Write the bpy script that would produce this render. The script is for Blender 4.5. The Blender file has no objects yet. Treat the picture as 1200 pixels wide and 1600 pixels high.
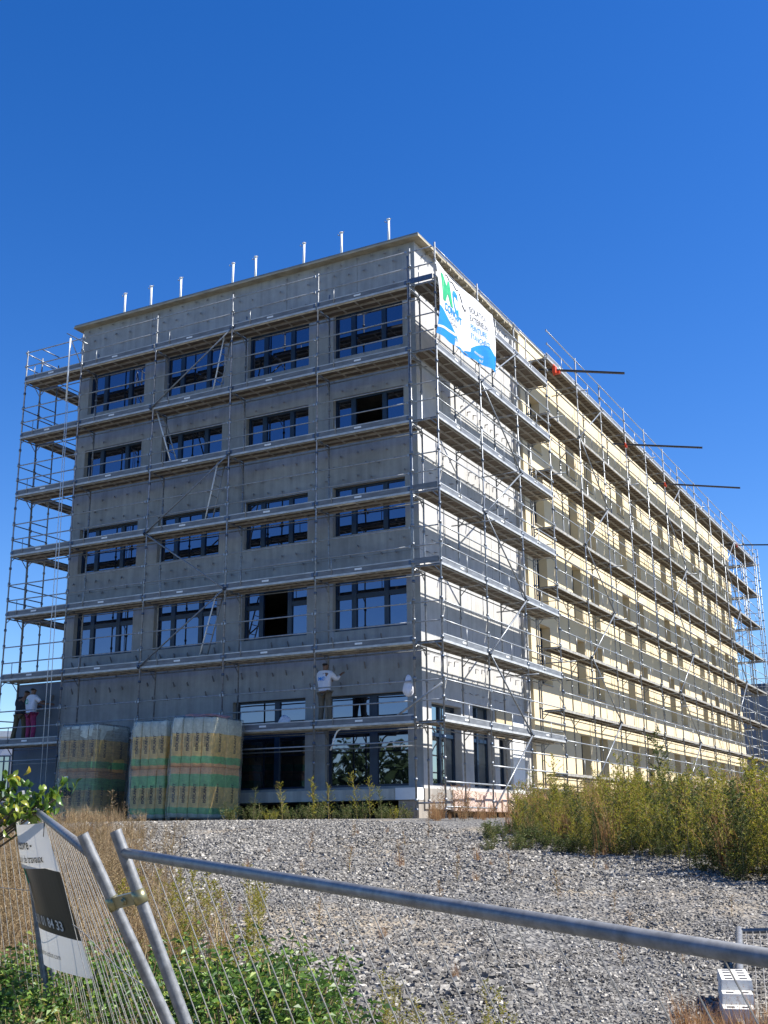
import bpy, math, random
import numpy as np
from mathutils import Vector, Matrix
random.seed(7); rng = np.random.default_rng(7)
R = math.radians
scene = bpy.context.scene
COL = scene.collection

# ------------------------------------------------------------------ camera
cam_d = bpy.data.cameras.new('camera'); cam = bpy.data.objects.new('camera', cam_d); COL.objects.link(cam)
scene.camera = cam
cam_d.sensor_fit = 'VERTICAL'; cam_d.sensor_height = 24.0; cam_d.lens = 1792.5/1600*24.0
cam_d.clip_start = 0.05; cam_d.clip_end = 3000
CP = np.array([12.2407, -26.058, -2.6336])
yaw, pit, rol = 0.48885, 0.27055, -0.0100
fw = np.array([-math.sin(yaw)*math.cos(pit), math.cos(yaw)*math.cos(pit), math.sin(pit)])
rt = np.array([math.cos(yaw), math.sin(yaw), 0.0]); up = np.cross(rt, fw)
r2 = rt*math.cos(rol)+up*math.sin(rol); u2 = -rt*math.sin(rol)+up*math.cos(rol)
cam.matrix_world = Matrix(((r2[0], u2[0], -fw[0], CP[0]), (r2[1], u2[1], -fw[1], CP[1]), (r2[2], u2[2], -fw[2], CP[2]), (0, 0, 0, 1)))

# ------------------------------------------------------------------ light
SUN_AZ = math.atan2(0.40, 0.915); SUN_EL = R(48.5)
sd = Vector((math.cos(SUN_AZ)*math.cos(SUN_EL), math.sin(SUN_AZ)*math.cos(SUN_EL), math.sin(SUN_EL)))
sun_d = bpy.data.lights.new('sun', 'SUN'); sun_d.energy = 5.0; sun_d.angle = R(0.53); sun_d.color = (1.0, 0.95, 0.87)
sun = bpy.data.objects.new('sun', sun_d); COL.objects.link(sun)
sun.rotation_mode = 'QUATERNION'; sun.rotation_quaternion = (-sd).to_track_quat('-Z', 'Y'); sun.location = (60, 40, 60)
world = bpy.data.worlds.new('World'); scene.world = world; world.use_nodes = True
wn = world.node_tree; wn.nodes.clear()
sky = wn.nodes.new('ShaderNodeTexSky'); sky.sky_type = 'NISHITA'; sky.sun_disc = False
sky.sun_elevation = SUN_EL; sky.sun_rotation = math.pi/2 - SUN_AZ
sky.air_density = 1.0; sky.dust_density = 0.25; sky.ozone_density = 3.2; sky.altitude = 300
hs = wn.nodes.new('ShaderNodeHueSaturation'); hs.inputs['Saturation'].default_value = 1.36; hs.inputs['Hue'].default_value = 0.514; hs.inputs['Value'].default_value = 1.0
bgn = wn.nodes.new('ShaderNodeBackground'); bgn.inputs['Strength'].default_value = 0.087
wo = wn.nodes.new('ShaderNodeOutputWorld')
wn.links.new(sky.outputs[0], hs.inputs['Color']); wn.links.new(hs.outputs[0], bgn.inputs['Color']); wn.links.new(bgn.outputs[0], wo.inputs['Surface'])
scene.view_settings.view_transform = 'Standard'; scene.view_settings.look = 'None'
scene.view_settings.exposure = 1.1; scene.view_settings.gamma = 1.0
scene.render.engine = 'CYCLES'
scene.cycles.max_bounces = 7; scene.cycles.transparent_max_bounces = 12

# ------------------------------------------------------------------ helpers
def s2l(c):
    return tuple(((x/255)/12.92 if x/255 <= 0.04045 else ((x/255+0.055)/1.055)**2.4) for x in c)
def tag(o, label=None, cat=None, group=None, kind=None):
    if label: o['label'] = label
    if cat: o['category'] = cat
    if group: o['group'] = group
    if kind: o['kind'] = kind
    return o
def empty(name, loc=(0, 0, 0), rz=0.0):
    o = bpy.data.objects.new(name, None); o.location = loc; o.rotation_euler = (0, 0, rz); COL.objects.link(o); return o
def link(name, me, parent=None, loc=None, rot=None):
    o = bpy.data.objects.new(name, me); COL.objects.link(o)
    if parent is not None: o.parent = parent
    if loc is not None: o.location = loc
    if rot is not None: o.rotation_euler = rot
    return o
def copy_tree(o, parent=None, **k):
    c = o.copy(); COL.objects.link(c)
    if parent is not None: c.parent = parent
    for ch in list(o.children): copy_tree(ch, c)
    return c

class MB:
    """collects polygons; build() gives ONE mesh"""
    def __init__(s): s.v = []; s.f = []; s.m = []; s.sm = []
    def poly(s, pts, m=0, smooth=False):
        b = len(s.v); s.v.extend([tuple(p) for p in pts]); s.f.append(tuple(range(b, b+len(pts)))); s.m.append(m); s.sm.append(smooth)
    def box(s, x0, y0, z0, x1, y1, z1, m=0):
        b = len(s.v)
        s.v += [(x0, y0, z0), (x1, y0, z0), (x1, y1, z0), (x0, y1, z0), (x0, y0, z1), (x1, y0, z1), (x1, y1, z1), (x0, y1, z1)]
        for q in ((0, 3, 2, 1), (4, 5, 6, 7), (0, 1, 5, 4), (1, 2, 6, 5), (2, 3, 7, 6), (3, 0, 4, 7)):
            s.f.append(tuple(b+i for i in q)); s.m.append(m); s.sm.append(False)
    def obox(s, c, ax, ay, az, m=0):
        """box from centre and three half axes"""
        c = Vector(c); ax = Vector(ax); ay = Vector(ay); az = Vector(az); b = len(s.v)
        for k in (-1, 1):
            for (i, j) in ((-1, -1), (1, -1), (1, 1), (-1, 1)):
                s.v.append(tuple(c+ax*i+ay*j+az*k))
        for q in ((0, 3, 2, 1), (4, 5, 6, 7), (0, 1, 5, 4), (1, 2, 6, 5), (2, 3, 7, 6), (3, 0, 4, 7)):
            s.f.append(tuple(b+i for i in q)); s.m.append(m); s.sm.append(False)
    def tube(s, p0, p1, r, n=8, m=0, r1=None, caps=True):
        p0 = Vector(p0); p1 = Vector(p1); d = (p1-p0)
        if d.length < 1e-6: return
        d.normalize(); a = Vector((0, 0, 1)) if abs(d.z) < 0.9 else Vector((1, 0, 0))
        u = d.cross(a).normalized(); w = d.cross(u); r1 = r if r1 is None else r1; b = len(s.v)
        for (p, rr) in ((p0, r), (p1, r1)):
            for i in range(n):
                t = 2*math.pi*i/n; s.v.append(tuple(p+u*math.cos(t)*rr+w*math.sin(t)*rr))
        for i in range(n):
            j = (i+1) % n; s.f.append((b+i, b+j, b+n+j, b+n+i)); s.m.append(m); s.sm.append(n > 5)
        if caps:
            s.f.append(tuple(b+i for i in reversed(range(n)))); s.m.append(m); s.sm.append(False)
            s.f.append(tuple(b+n+i for i in range(n))); s.m.append(m); s.sm.append(False)
    def path(s, pts, r, n=8, m=0):
        for a, b in zip(pts[:-1], pts[1:]): s.tube(a, b, r, n, m)
    def mesh(s, name, mats):
        me = bpy.data.meshes.new(name); me.from_pydata(s.v, [], s.f)
        for mt in (mats if isinstance(mats, (list, tuple)) else [mats]): me.materials.append(mt)
        me.polygons.foreach_set('material_index', s.m); me.polygons.foreach_set('use_smooth', s.sm)
        me.update(); return me
    def build(s, name, mats, parent=None, loc=None, rot=None):
        return link(name, s.mesh(name, mats), parent, loc, rot)

def np_mesh(name, V, F, mats, mi=None, smooth=False):
    """V (n,3), F (m,k) all the same size"""
    me = bpy.data.meshes.new(name); n, k = F.shape
    me.vertices.add(len(V)); me.vertices.foreach_set('co', V.astype(np.float32).ravel())
    me.loops.add(n*k); me.loops.foreach_set('vertex_index', F.astype(np.int32).ravel())
    me.polygons.add(n); me.polygons.foreach_set('loop_start', np.arange(0, n*k, k, dtype=np.int32))
    me.polygons.foreach_set('loop_total', np.full(n, k, dtype=np.int32))
    for mt in (mats if isinstance(mats, (list, tuple)) else [mats]): me.materials.append(mt)
    if mi is not None: me.polygons.foreach_set('material_index', mi.astype(np.int32))
    me.polygons.foreach_set('use_smooth', np.full(n, smooth))
    me.update(calc_edges=True); return me

# ------------------------------------------------------------------ materials
def mat(name):
    m = bpy.data.materials.new(name); m.use_nodes = True; nt = m.node_tree
    return m, nt, nt.nodes['Principled BSDF'], nt.nodes['Material Output']
def noise(nt, scale, detail=4, rough=0.6, coord='Object', mapping=None):
    tc = nt.nodes.new('ShaderNodeTexCoord'); n = nt.nodes.new('ShaderNodeTexNoise')
    n.inputs['Scale'].default_value = scale; n.inputs['Detail'].default_value = detail; n.inputs['Roughness'].default_value = rough
    if mapping:
        mp = nt.nodes.new('ShaderNodeMapping'); mp.inputs['Scale'].default_value = mapping
        nt.links.new(tc.outputs[coord], mp.inputs[0]); nt.links.new(mp.outputs[0], n.inputs[0])
    else: nt.links.new(tc.outputs[coord], n.inputs[0])
    return n
def ramp(nt, src, stops, const=False):
    r = nt.nodes.new('ShaderNodeValToRGB'); e = r.color_ramp.elements
    if const: r.color_ramp.interpolation = 'CONSTANT'
    while len(e) < len(stops): e.new(0.5)
    for i, (p, c) in enumerate(stops): e[i].position = p; e[i].color = tuple(c)+(1,)
    nt.links.new(src, r.inputs[0]); return r
def mix(nt, fac, a, b, mode='MIX'):
    m = nt.nodes.new('ShaderNodeMix'); m.data_type = 'RGBA'; m.blend_type = mode
    for inp, val in ((m.inputs[0], fac), (m.inputs[6], a), (m.inputs[7], b)):
        if isinstance(val, (int, float)): inp.default_value = val
        elif isinstance(val, tuple): inp.default_value = val+(1,)
        else: nt.links.new(val, inp)
    return m.outputs[2]
def bump(nt, bs, height, strength=0.3, dist=0.02):
    b = nt.nodes.new('ShaderNodeBump'); b.inputs['Strength'].default_value = strength; b.inputs['Distance'].default_value = dist
    nt.links.new(height, b.inputs['Height']); nt.links.new(b.outputs[0], bs.inputs['Normal'])
def g(v): return (v, v, v)

def simple(name, col, rough=0.6, metal=0.0, var=0.15, scale=6.0, bmp=0.0, mapping=None, spec=0.5):
    m, nt, bs, out = mat(name); n = noise(nt, scale, 5, 0.6, mapping=mapping)
    lo = tuple(c*(1-var) for c in col); hi = tuple(min(1, c*(1+var)) for c in col)
    r = ramp(nt, n.outputs[0], [(0.3, lo), (0.7, hi)]); nt.links.new(r.outputs[0], bs.inputs['Base Color'])
    bs.inputs['Roughness'].default_value = rough; bs.inputs['Metallic'].default_value = metal
    bs.inputs['Specular IOR Level'].default_value = spec
    if bmp: bump(nt, bs, n.outputs[0], bmp)
    return m
M = {}
M['galv'] = simple('galvanised_steel', (0.23, 0.25, 0.27), 0.40, 0.5, 0.3, 14)
M['galv_rail'] = simple('galvanised_rail', (0.31, 0.33, 0.345), 0.40, 0.4, 0.25, 9)
M['dark_steel'] = simple('dark_coupler_steel', (0.10, 0.13, 0.18), 0.45, 0.6, 0.3, 20)
M['toe'] = simple('aluminium_toe_board', (0.15, 0.16, 0.17), 0.5, 0.0, 0.3, 3, mapping=(1, 4, 4))
M['rim'] = simple('bright_aluminium_rim', (0.46, 0.47, 0.46), 0.42, 0.2, 0.25, 3)
M['ply'] = simple('deck_plywood', (0.115, 0.092, 0.068), 0.75, 0, 0.45, 5, 0.2, mapping=(0.4, 3, 3))
M['deckrim'] = simple('deck_rim', (0.33, 0.315, 0.275), 0.55, 0.2, 0.35, 5)
M['navy'] = simple('navy_window_frame', (0.010, 0.028, 0.060), 0.4, 0, 0.15, 3)
M['wood'] = simple('roof_edge_boards', (0.36, 0.32, 0.23), 0.75, 0, 0.35, 4, 0.2, mapping=(0.6, 0.6, 8))
M['roofmetal'] = simple('roof_metal', (0.22, 0.22, 0.20), 0.5, 0.3, 0.2, 3)
M['white'] = simple('white_painted_metal', (0.78, 0.80, 0.78), 0.4, 0, 0.06, 8)
M['styro'] = simple('white_polystyrene', (0.80, 0.81, 0.80), 0.8, 0, 0.04, 10)
M['black'] = simple('black_rubber', (0.015, 0.015, 0.018), 0.55, 0, 0.2, 8)
M['red'] = simple('orange_red_clamp', (0.62, 0.06, 0.015), 0.5, 0, 0.15, 8)
M['darkbeam'] = simple('dark_steel_beam', (0.035, 0.032, 0.032), 0.5, 0.3, 0.2, 5)
M['tie'] = simple('wall_tie', (0.22, 0.22, 0.23), 0.6, 0.2, 0.2, 20)
M['bagwhite'] = simple('white_cloth', (0.72, 0.72, 0.76), 0.8, 0, 0.12, 12, 0.3)
M['void_dark'] = simple('void_shade', (0.05, 0.042, 0.034), 0.95, 0, 0.4, 3, 0.5)  # near-black colour stands in for shade in the voids under the walls
M['footcon'] = simple('foot_concrete', (0.60, 0.59, 0.54), 0.85, 0, 0.16, 18, 0.3)

def concrete(name, base, warm, panel=2.6, dark=0.55, streak=0.5):
    m, nt, bs, out = mat(name)
    n1 = noise(nt, 0.55, 6, 0.65); n2 = noise(nt, 3.0, 8, 0.7); n3 = noise(nt, 1.6, 5, 0.6, mapping=(3.2, 3.2, 0.16))
    lo = tuple(c*dark for c in base)
    c1 = ramp(nt, n1.outputs[0], [(0.30, lo), (0.66, base)]).outputs[0]
    c2 = ramp(nt, n2.outputs[0], [(0.30, g(0.86)), (0.70, g(1.07))]).outputs[0]
    c3 = ramp(nt, n3.outputs[0], [(0.32, g(1-streak*0.55)), (0.62, g(1.0))]).outputs[0]
    n4 = noise(nt, 0.23, 3, 0.5); cw = ramp(nt, n4.outputs[0], [(0.4, (1, 1, 1)), (0.65, warm)]).outputs[0]
    a = mix(nt, 1.0, c1, c2, 'MULTIPLY'); a = mix(nt, 1.0, a, c3, 'MULTIPLY'); a = mix(nt, 1.0, a, cw, 'MULTIPLY')
    nt.links.new(a, bs.inputs['Base Color']); bs.inputs['Roughness'].default_value = 0.85
    bump(nt, bs, n2.outputs[0], 0.25, 0.01); return m
M['conc'] = concrete('shade_toned_concrete', (0.36, 0.39, 0.405), (1.03, 1.0, 0.96), dark=0.80, streak=0.42)  # same concrete as the side wall, base darkened for the shaded front
M['conc_jamb'] = concrete('pale_concrete_pier', (0.40, 0.40, 0.365), (1.05, 1.0, 0.92), dark=0.8, streak=0.2)
M['side'] = concrete('sun_toned_concrete', (0.50, 0.50, 0.49), (1.02, 1.0, 0.97), dark=0.86, streak=0.22)  # same concrete as the front wall, base lightened for the sunlit side
M['plinth'] = concrete('grey_concrete_plinth', (0.36, 0.34, 0.31), (1.05, 1.0, 0.94), dark=0.75)
M['ledge'] = concrete('concrete_ledge', (0.66, 0.64, 0.58), (1.03, 1.0, 0.94), dark=0.8)
M['xps'] = simple('pink_insulation_board', (0.50, 0.38, 0.32), 0.85, 0, 0.2, 2.5)

def render_cream():
    m, nt, bs, out = mat('cream_render'); n = noise(nt, 0.4, 4, 0.5); n2 = noise(nt, 40, 3, 0.6)
    c = ramp(nt, n.outputs[0], [(0.3, (0.64, 0.53, 0.335)), (0.7, (0.69, 0.585, 0.385))]).outputs[0]
    nt.links.new(c, bs.inputs['Base Color']); bs.inputs['Roughness'].default_value = 0.9; bump(nt, bs, n2.outputs[0], 0.15, 0.004); return m
M['cream'] = render_cream()

def glass_mat(name, tint, body, refl):
    m, nt, bs, out = mat(name); nt.nodes.remove(bs)
    d = nt.nodes.new('ShaderNodeBsdfDiffuse'); d.inputs[0].default_value = body+(1,)
    gl = nt.nodes.new('ShaderNodeBsdfGlossy'); gl.inputs[0].default_value = tint+(1,); gl.inputs['Roughness'].default_value = 0.012
    n = noise(nt, 0.9, 2, 0.5); b = nt.nodes.new('ShaderNodeBump'); b.inputs['Strength'].default_value = 0.06; b.inputs['Distance'].default_value = 0.05
    nt.links.new(n.outputs[0], b.inputs['Height']); nt.links.new(b.outputs[0], gl.inputs['Normal'])
    lw = nt.nodes.new('ShaderNodeLayerWeight'); lw.inputs[0].default_value = 0.35
    mr = nt.nodes.new('ShaderNodeMapRange'); mr.inputs[3].default_value = refl; mr.inputs[4].default_value = 1.0
    nt.links.new(lw.outputs['Fresnel'], mr.inputs[0])
    mx = nt.nodes.new('ShaderNodeMixShader'); nt.links.new(mr.outputs[0], mx.inputs[0]); nt.links.new(d.outputs[0], mx.inputs[1]); nt.links.new(gl.outputs[0], mx.inputs[2])
    nt.links.new(mx.outputs[0], out.inputs[0]); return m
M['glass'] = glass_mat('coated_window_glass', (0.50, 0.56, 0.74), (0.006, 0.008, 0.010), 0.28)
M['glass_side'] = glass_mat('side_window_glass', (0.72, 0.80, 0.86), (0.02, 0.025, 0.03), 0.42)

def ground_mat():
    m, nt, bs, out = mat('gravel_ground')
    n1 = noise(nt, 26, 6, 0.75); n2 = noise(nt, 0.35, 5, 0.6); n3 = noise(nt, 9, 5, 0.7)
    tc = nt.nodes.new('ShaderNodeTexCoord'); v = nt.nodes.new('ShaderNodeTexVoronoi'); v.inputs['Scale'].default_value = 22
    nt.links.new(tc.outputs['Object'], v.inputs[0])
    c1 = ramp(nt, v.outputs['Color'], [(0.15, (0.085, 0.083, 0.08)), (0.5, (0.18, 0.175, 0.165)), (0.9, (0.30, 0.29, 0.265))]).outputs[0]
    c2 = ramp(nt, n1.outputs[0], [(0.35, g(0.45)), (0.65, g(1.15))]).outputs[0]
    a = mix(nt, 1.0, c1, c2, 'MULTIPLY')
    fs = ramp(nt, n2.outputs[0], [(0.50, g(0)), (0.66, g(0.85))]).outputs[0]
    a = mix(nt, fs, a, (0.30, 0.25, 0.18))
    nt.links.new(a, bs.inputs['Base Color']); bs.inputs['Roughness'].default_value = 0.95
    b = nt.nodes.new('ShaderNodeBump'); b.inputs['Strength'].default_value = 0.9; b.inputs['Distance'].default_value = 0.05
    ad = nt.nodes.new('ShaderNodeMath'); ad.operation = 'ADD'; nt.links.new(v.outputs['Distance'], ad.inputs[0]); nt.links.new(n3.outputs[0], ad.inputs[1])
    nt.links.new(ad.outputs[0], b.inputs['Height']); nt.links.new(b.outputs[0], bs.inputs['Normal']); return m
M['ground'] = ground_mat()

def island(name, stops, rough=0.8, trans=0.0, spec=0.3, bmp=None):
    """a colour of its own for every stone or leaf"""
    m, nt, bs, out = mat(name); ge = nt.nodes.new('ShaderNodeNewGeometry')
    r = ramp(nt, ge.outputs['Random Per Island'], stops).outputs[0]
    if bmp:
        n = noise(nt, bmp, 4, 0.7); r = mix(nt, 1.0, r, ramp(nt, n.outputs[0], [(0.3, g(0.6)), (0.7, g(1.2))]).outputs[0], 'MULTIPLY')
    nt.links.new(r, bs.inputs['Base Color']); bs.inputs['Roughness'].default_value = rough; bs.inputs['Specular IOR Level'].default_value = spec
    if trans:
        t = nt.nodes.new('ShaderNodeBsdfTranslucent'); nt.links.new(r, t.inputs[0]); mx = nt.nodes.new('ShaderNodeMixShader'); mx.inputs[0].default_value = trans
        nt.links.new(bs.outputs[0], mx.inputs[1]); nt.links.new(t.outputs[0], mx.inputs[2]); nt.links.new(mx.outputs[0], out.inputs[0])
    return m
M['stone'] = island('crushed_stone', [(0.0, (0.078, 0.073, 0.066)), (0.30, (0.158, 0.149, 0.134)), (0.70, (0.245, 0.231, 0.205)), (0.93, (0.34, 0.325, 0.29)), (1.0, (0.56, 0.52, 0.45))], 0.85, bmp=40)
M['weed'] = island('yellow_green_weed_leaf', [(0, (0.13, 0.15, 0.015)), (0.4, (0.25, 0.26, 0.022)), (0.78, (0.38, 0.345, 0.035)), (0.93, (0.40, 0.27, 0.05)), (1, (0.27, 0.125, 0.055))], 0.6, 0.4)
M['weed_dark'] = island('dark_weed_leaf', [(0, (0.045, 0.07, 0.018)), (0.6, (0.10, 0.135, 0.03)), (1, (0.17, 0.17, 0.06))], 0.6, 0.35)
M['stem'] = island('weed_stem', [(0, (0.14, 0.10, 0.05)), (1, (0.25, 0.19, 0.09))], 0.7)
M['dry'] = island('dry_grass_blade', [(0, (0.16, 0.10, 0.05)), (0.4, (0.31, 0.21, 0.11)), (0.8, (0.43, 0.32, 0.18)), (1, (0.56, 0.46, 0.29))], 0.7, 0.3)
M['rust'] = island('rusty_dry_weed', [(0, (0.20, 0.09, 0.04)), (0.5, (0.36, 0.19, 0.08)), (1, (0.48, 0.32, 0.15))], 0.7, 0.3)
M['leaf'] = island('green_leaf', [(0, (0.03, 0.07, 0.014)), (0.5, (0.085, 0.175, 0.028)), (0.88, (0.20, 0.32, 0.06)), (1, (0.36, 0.34, 0.06))], 0.45, 0.35, 0.5)
M['leaf2'] = island('blue_green_leaf', [(0, (0.05, 0.10, 0.04)), (0.6, (0.13, 0.21, 0.10)), (1, (0.26, 0.34, 0.22))], 0.55, 0.3)
M['shrubleaf'] = island('glossy_shrub_leaf', [(0, (0.03, 0.075, 0.010)), (0.5, (0.08, 0.16, 0.016)), (0.85, (0.20, 0.26, 0.03)), (1, (0.50, 0.36, 0.03))], 0.32, 0.4, 0.6)
M['bark'] = simple('shrub_bark', (0.12, 0.09, 0.06), 0.9, 0, 0.3, 20, 0.4)
M['tree'] = island('far_tree_leaf', [(0, (0.02, 0.04, 0.012)), (1, (0.06, 0.09, 0.025))], 0.7, 0.2)

# ------------------------------------------------------------------ terrain
FH = np.array([-0.4696, 0.8829]); RH = np.array([0.8829, 0.4696])
HS = [-400, -30, -4, 0, 3, 5, 8, 12, 16, 20, 24, 28, 900]
HV = [-2.2, -2.0, -1.75, -1.75, -1.85, -1.72, -1.35, -0.92, -0.50, -0.12, 0.16, 0.27, 0.27]
def hraw(s, t):
    z = np.interp(s, HS, HV)
    return z
def vnoise(x, y, seed=0):
    return (np.sin(x*1.3+seed)*np.cos(y*1.7-seed*2)+0.5*np.sin(x*2.9+y*1.1+seed*3)+0.35*np.cos(x*5.3-y*4.1+seed))/1.85
def gz(x, y):
    """ground height at a place"""
    x = np.asarray(x, float); y = np.asarray(y, float)
    s = (x-CP[0])*FH[0]+(y-CP[1])*FH[1]; t = (x-CP[0])*RH[0]+(y-CP[1])*RH[1]
    z = CP[2]+(hraw(s, t)+hraw(s-0.8, t)+hraw(s+0.8, t))/3
    fade = np.clip((27-s)/6, 0, 1)
    return z+0.07*vnoise(x*0.9, y*0.9, 1)*fade+0.03*vnoise(x*2.7, y*2.7, 4)*fade
def st(s, t):
    p = CP[:2]+FH*s+RH*t; return p
ss = np.concatenate([np.linspace(-400, -20, 12), np.linspace(-18, 4, 14), np.linspace(4.3, 30, 130), np.linspace(32, 70, 14), np.array([90, 130, 200, 350, 600, 1000])])
tt = np.concatenate([np.array([-700, -350, -180, -100, -60, -40]), np.linspace(-30, -12, 14), np.linspace(-11.7, 16, 110), np.linspace(17, 40, 12), np.array([60, 100, 180, 350, 700])])
S, T = np.meshgrid(ss, tt, indexing='ij')
X = CP[0]+FH[0]*S+RH[0]*T; Y = CP[1]+FH[1]*S+RH[1]*T; Z = gz(X, Y)
V = np.stack([X, Y, Z], -1).reshape(-1, 3); a, b = S.shape
ii = (np.arange(a-1)[:, None]*b+np.arange(b-1)[None, :]).ravel()
F = np.stack([ii, ii+b, ii+b+1, ii+1], 1)
V = V.copy()
tag(link('ground', np_mesh('ground', V, F[:, ::-1] if False else F, M['ground'], smooth=True)), kind='structure')

# ------------------------------------------------------------------ building
XW, YW = -1.18, 1.22         # faces of the two raw walls
XL = -13.90; YM = 9.02; YE = 42.6; XC = -1.02; ZB = -1.60; ZT = 14.05
bld = empty('apartment_building', (XW, YW, -2.4))
tag(bld, 'five-storey block under construction with shaded grey front, sunlit concrete corner and long cream side wall', 'building')
BO = Vector((XW, YW, -2.4))
def bpart(mb, name, mats, parent=None): return mb.build(name, mats, parent or bld, loc=(-BO if parent is None else (0, 0, 0)))

def wall_holes(mb, T3, a0, a1, z0, z1, holes, reveal, m=0, mr=None, depth_back=0.0):
    """front face with openings and their reveals; T3(a, d, z) places a point"""
    mr = m if mr is None else mr
    As = sorted({a0, a1} | {h[0] for h in holes} | {h[1] for h in holes}); Zs = sorted({z0, z1} | {h[2] for h in holes} | {h[3] for h in holes})
    for i in range(len(As)-1):
        for j in range(len(Zs)-1):
            ca = (As[i]+As[i+1])/2; cz = (Zs[j]+Zs[j+1])/2
            if any(h[0] < ca < h[1] and h[2] < cz < h[3] for h in holes): continue
            mb.poly([T3(As[i], 0, Zs[j]), T3(As[i+1], 0, Zs[j]), T3(As[i+1], 0, Zs[j+1]), T3(As[i], 0, Zs[j+1])], m)
    for (h0, h1, w0, w1) in holes:
        r = reveal
        mb.poly([T3(h0, 0, w0), T3(h0, r, w0), T3(h0, r, w1), T3(h0, 0, w1)], mr)
        mb.poly([T3(h1, 0, w0), T3(h1, 0, w1), T3(h1, r, w1), T3(h1, r, w0)], mr)
        mb.poly([T3(h0, 0, w0), T3(h1, 0, w0), T3(h1, r, w0), T3(h0, r, w0)], mr)
        mb.poly([T3(h0, 0, w1), T3(h0, r, w1), T3(h1, r, w1), T3(h1, 0, w1)], mr)

def window_part(T3, ax, w0, w1, z0, z1, dep, mull, trans, gmat, open_panes=(), fr=0.06, parent=None, mm=0.06):
    """window frame mesh with its glass as a sub-part; mull = [(fraction, width)], trans = [z]"""
    mb = MB()
    def bar(a_0, a_1, b_0, b_1, d0, d1):
        p = [T3(a, d, z) for d in (d0, d1) for (a, z) in ((a_0, b_0), (a_1, b_0), (a_1, b_1), (a_0, b_1))]
        for q in ((0, 1, 2, 3), (4, 7, 6, 5), (0, 4, 5, 1), (1, 5, 6, 2), (2, 6, 7, 3), (3, 7, 4, 0)): mb.poly([p[k] for k in q])
    bar(w0, w0+fr, z0, z1, dep, dep+0.07); bar(w1-fr, w1, z0, z1, dep, dep+0.07)
    bar(w0+fr, w1-fr, z0, z0+fr, dep, dep+0.07); bar(w0+fr, w1-fr, z1-fr, z1, dep, dep+0.07)
    xs = [w0+fr]
    for (f, wd) in mull:
        c = w0+(w1-w0)*f; bar(c-wd/2, c+wd/2, z0+fr, z1-fr, dep-0.01, dep+0.075); xs += [c-wd/2, c+wd/2]
    xs.append(w1-fr)
    for (zt, hh) in trans:
        for k in range(0, len(xs), 2):
            if k//2 not in open_panes: bar(xs[k], xs[k+1], zt-hh/2, zt+hh/2, dep+0.002, dep+0.068)
    fo = bpart(mb, 'window', M['navy'])
    gb = MB()
    for k in range(0, len(xs), 2):
        if k//2 in open_panes: continue
        d = dep+0.04+0.0*random.random(); e1, e2, e3 = [random.uniform(-0.004, 0.004) for _ in range(3)]
        gb.poly([T3(xs[k], d+e1, z0+fr), T3(xs[k+1], d+e2, z0+fr), T3(xs[k+1], d+e3+e2-e1*0, z1-fr), T3(xs[k], d+e1+e3, z1-fr)])
    gb.build('pane', gmat, fo)
    return fo

Tf = lambda a, d, z: (a, YW+d, z)
cols = [(-13.50, -11.10), (-10.28, -7.92), (-7.02, -4.78), (-3.93, -1.60)]
rows = [(10.88, 12.34), (8.15, 9.61), (5.42, 6.88), (2.69, 4.15)]
holes = [(c[0], c[1], r[0], r[1]) for c in cols for r in rows] + [(-7.25, -4.80, -1.52, 0.94), (-4.16, -1.62, -1.52, 0.92)]
mb = MB(); wall_holes(mb, Tf, XL, XW, ZB, ZT, holes, 0.32, 0, 1)
# cast joints and wall ties (pattern of the wall surface)
for z in (10.2, 7.47, 4.75, 1.98):
    mb.obox(((XL+XW)/2, YW-0.001, z), ((XW-XL)/2-0.02, 0, 0), (0, 0.003, 0), (0, 0, 0.007), 2)
for x in (-10.9, -5.6, -3.1): mb.obox((x, YW-0.0015, 13.15), (0.008, 0, 0), (0, 0.003, 0), (0, 0, 0.85), 2)
for z0, z1, st_, hang in ((12.5, 13.95, 0.36, -0.5), (9.8, 10.7, 0.36, -0.45), (7.1, 8.0, 0.36, -0.45), (4.4, 5.3, 0.36, -0.45), (1.15, 2.45, 0.42, 0.9)):
    z = z0; k = 0
    while z < z1:
        x = XL+0.25+(k % 2)*0.25
        while x < XW-0.15:
            if random.random() < 0.8:
                L = random.uniform(0.13, 0.22); h = hang*random.uniform(0.7, 1.2)
                xx = x+random.uniform(-0.05, 0.05); zz = z+random.uniform(-0.05, 0.05)
                dv = Vector((0.55 if hang < 0 else 0.22, -0.7, h)).normalized()*L/2
                u = dv.cross(Vector((0, 0, 1))).normalized()*0.012; w = dv.cross(u).normalized()*0.018
                mb.obox(Vector((xx, YW, zz))+dv, dv, u, w, 3)
            x += 0.5
        z += st_; k += 1
fwall = bpart(mb, 'front_wall', [M['conc'], M['conc_jamb'], M['roofmetal'], M['tie']])
tag(fwall, 'bare grey concrete front wall dotted with wall ties')
mull3 = [(0.26, 0.15), (0.70, 0.14)]
for ci, c in enumerate(cols):
    for ri, r in enumerate(rows):
        op = ()
        if (ci, ri) in ((3, 1), (2, 3)): op = (1,)
        tr = [(r[0]+0.98, 0.13)] if ri == 3 else ([(r[0]+0.5, 0.03)] if ri == 9 else [])
        window_part(Tf, 'x', c[0], c[1], r[0], r[1], 0.16, mull3, tr, M['glass'], op)
window_part(Tf, 'x', -7.25, -4.80, -1.52, 0.94, 0.16, [(0.58, 0.16)], [(-0.05, 0.12)], M['glass'])
window_part(Tf, 'x', -4.16, -1.62, -1.52, 0.92, 0.16, [(0.56, 0.24)], [(-0.05, 0.12)], M['glass'])

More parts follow.
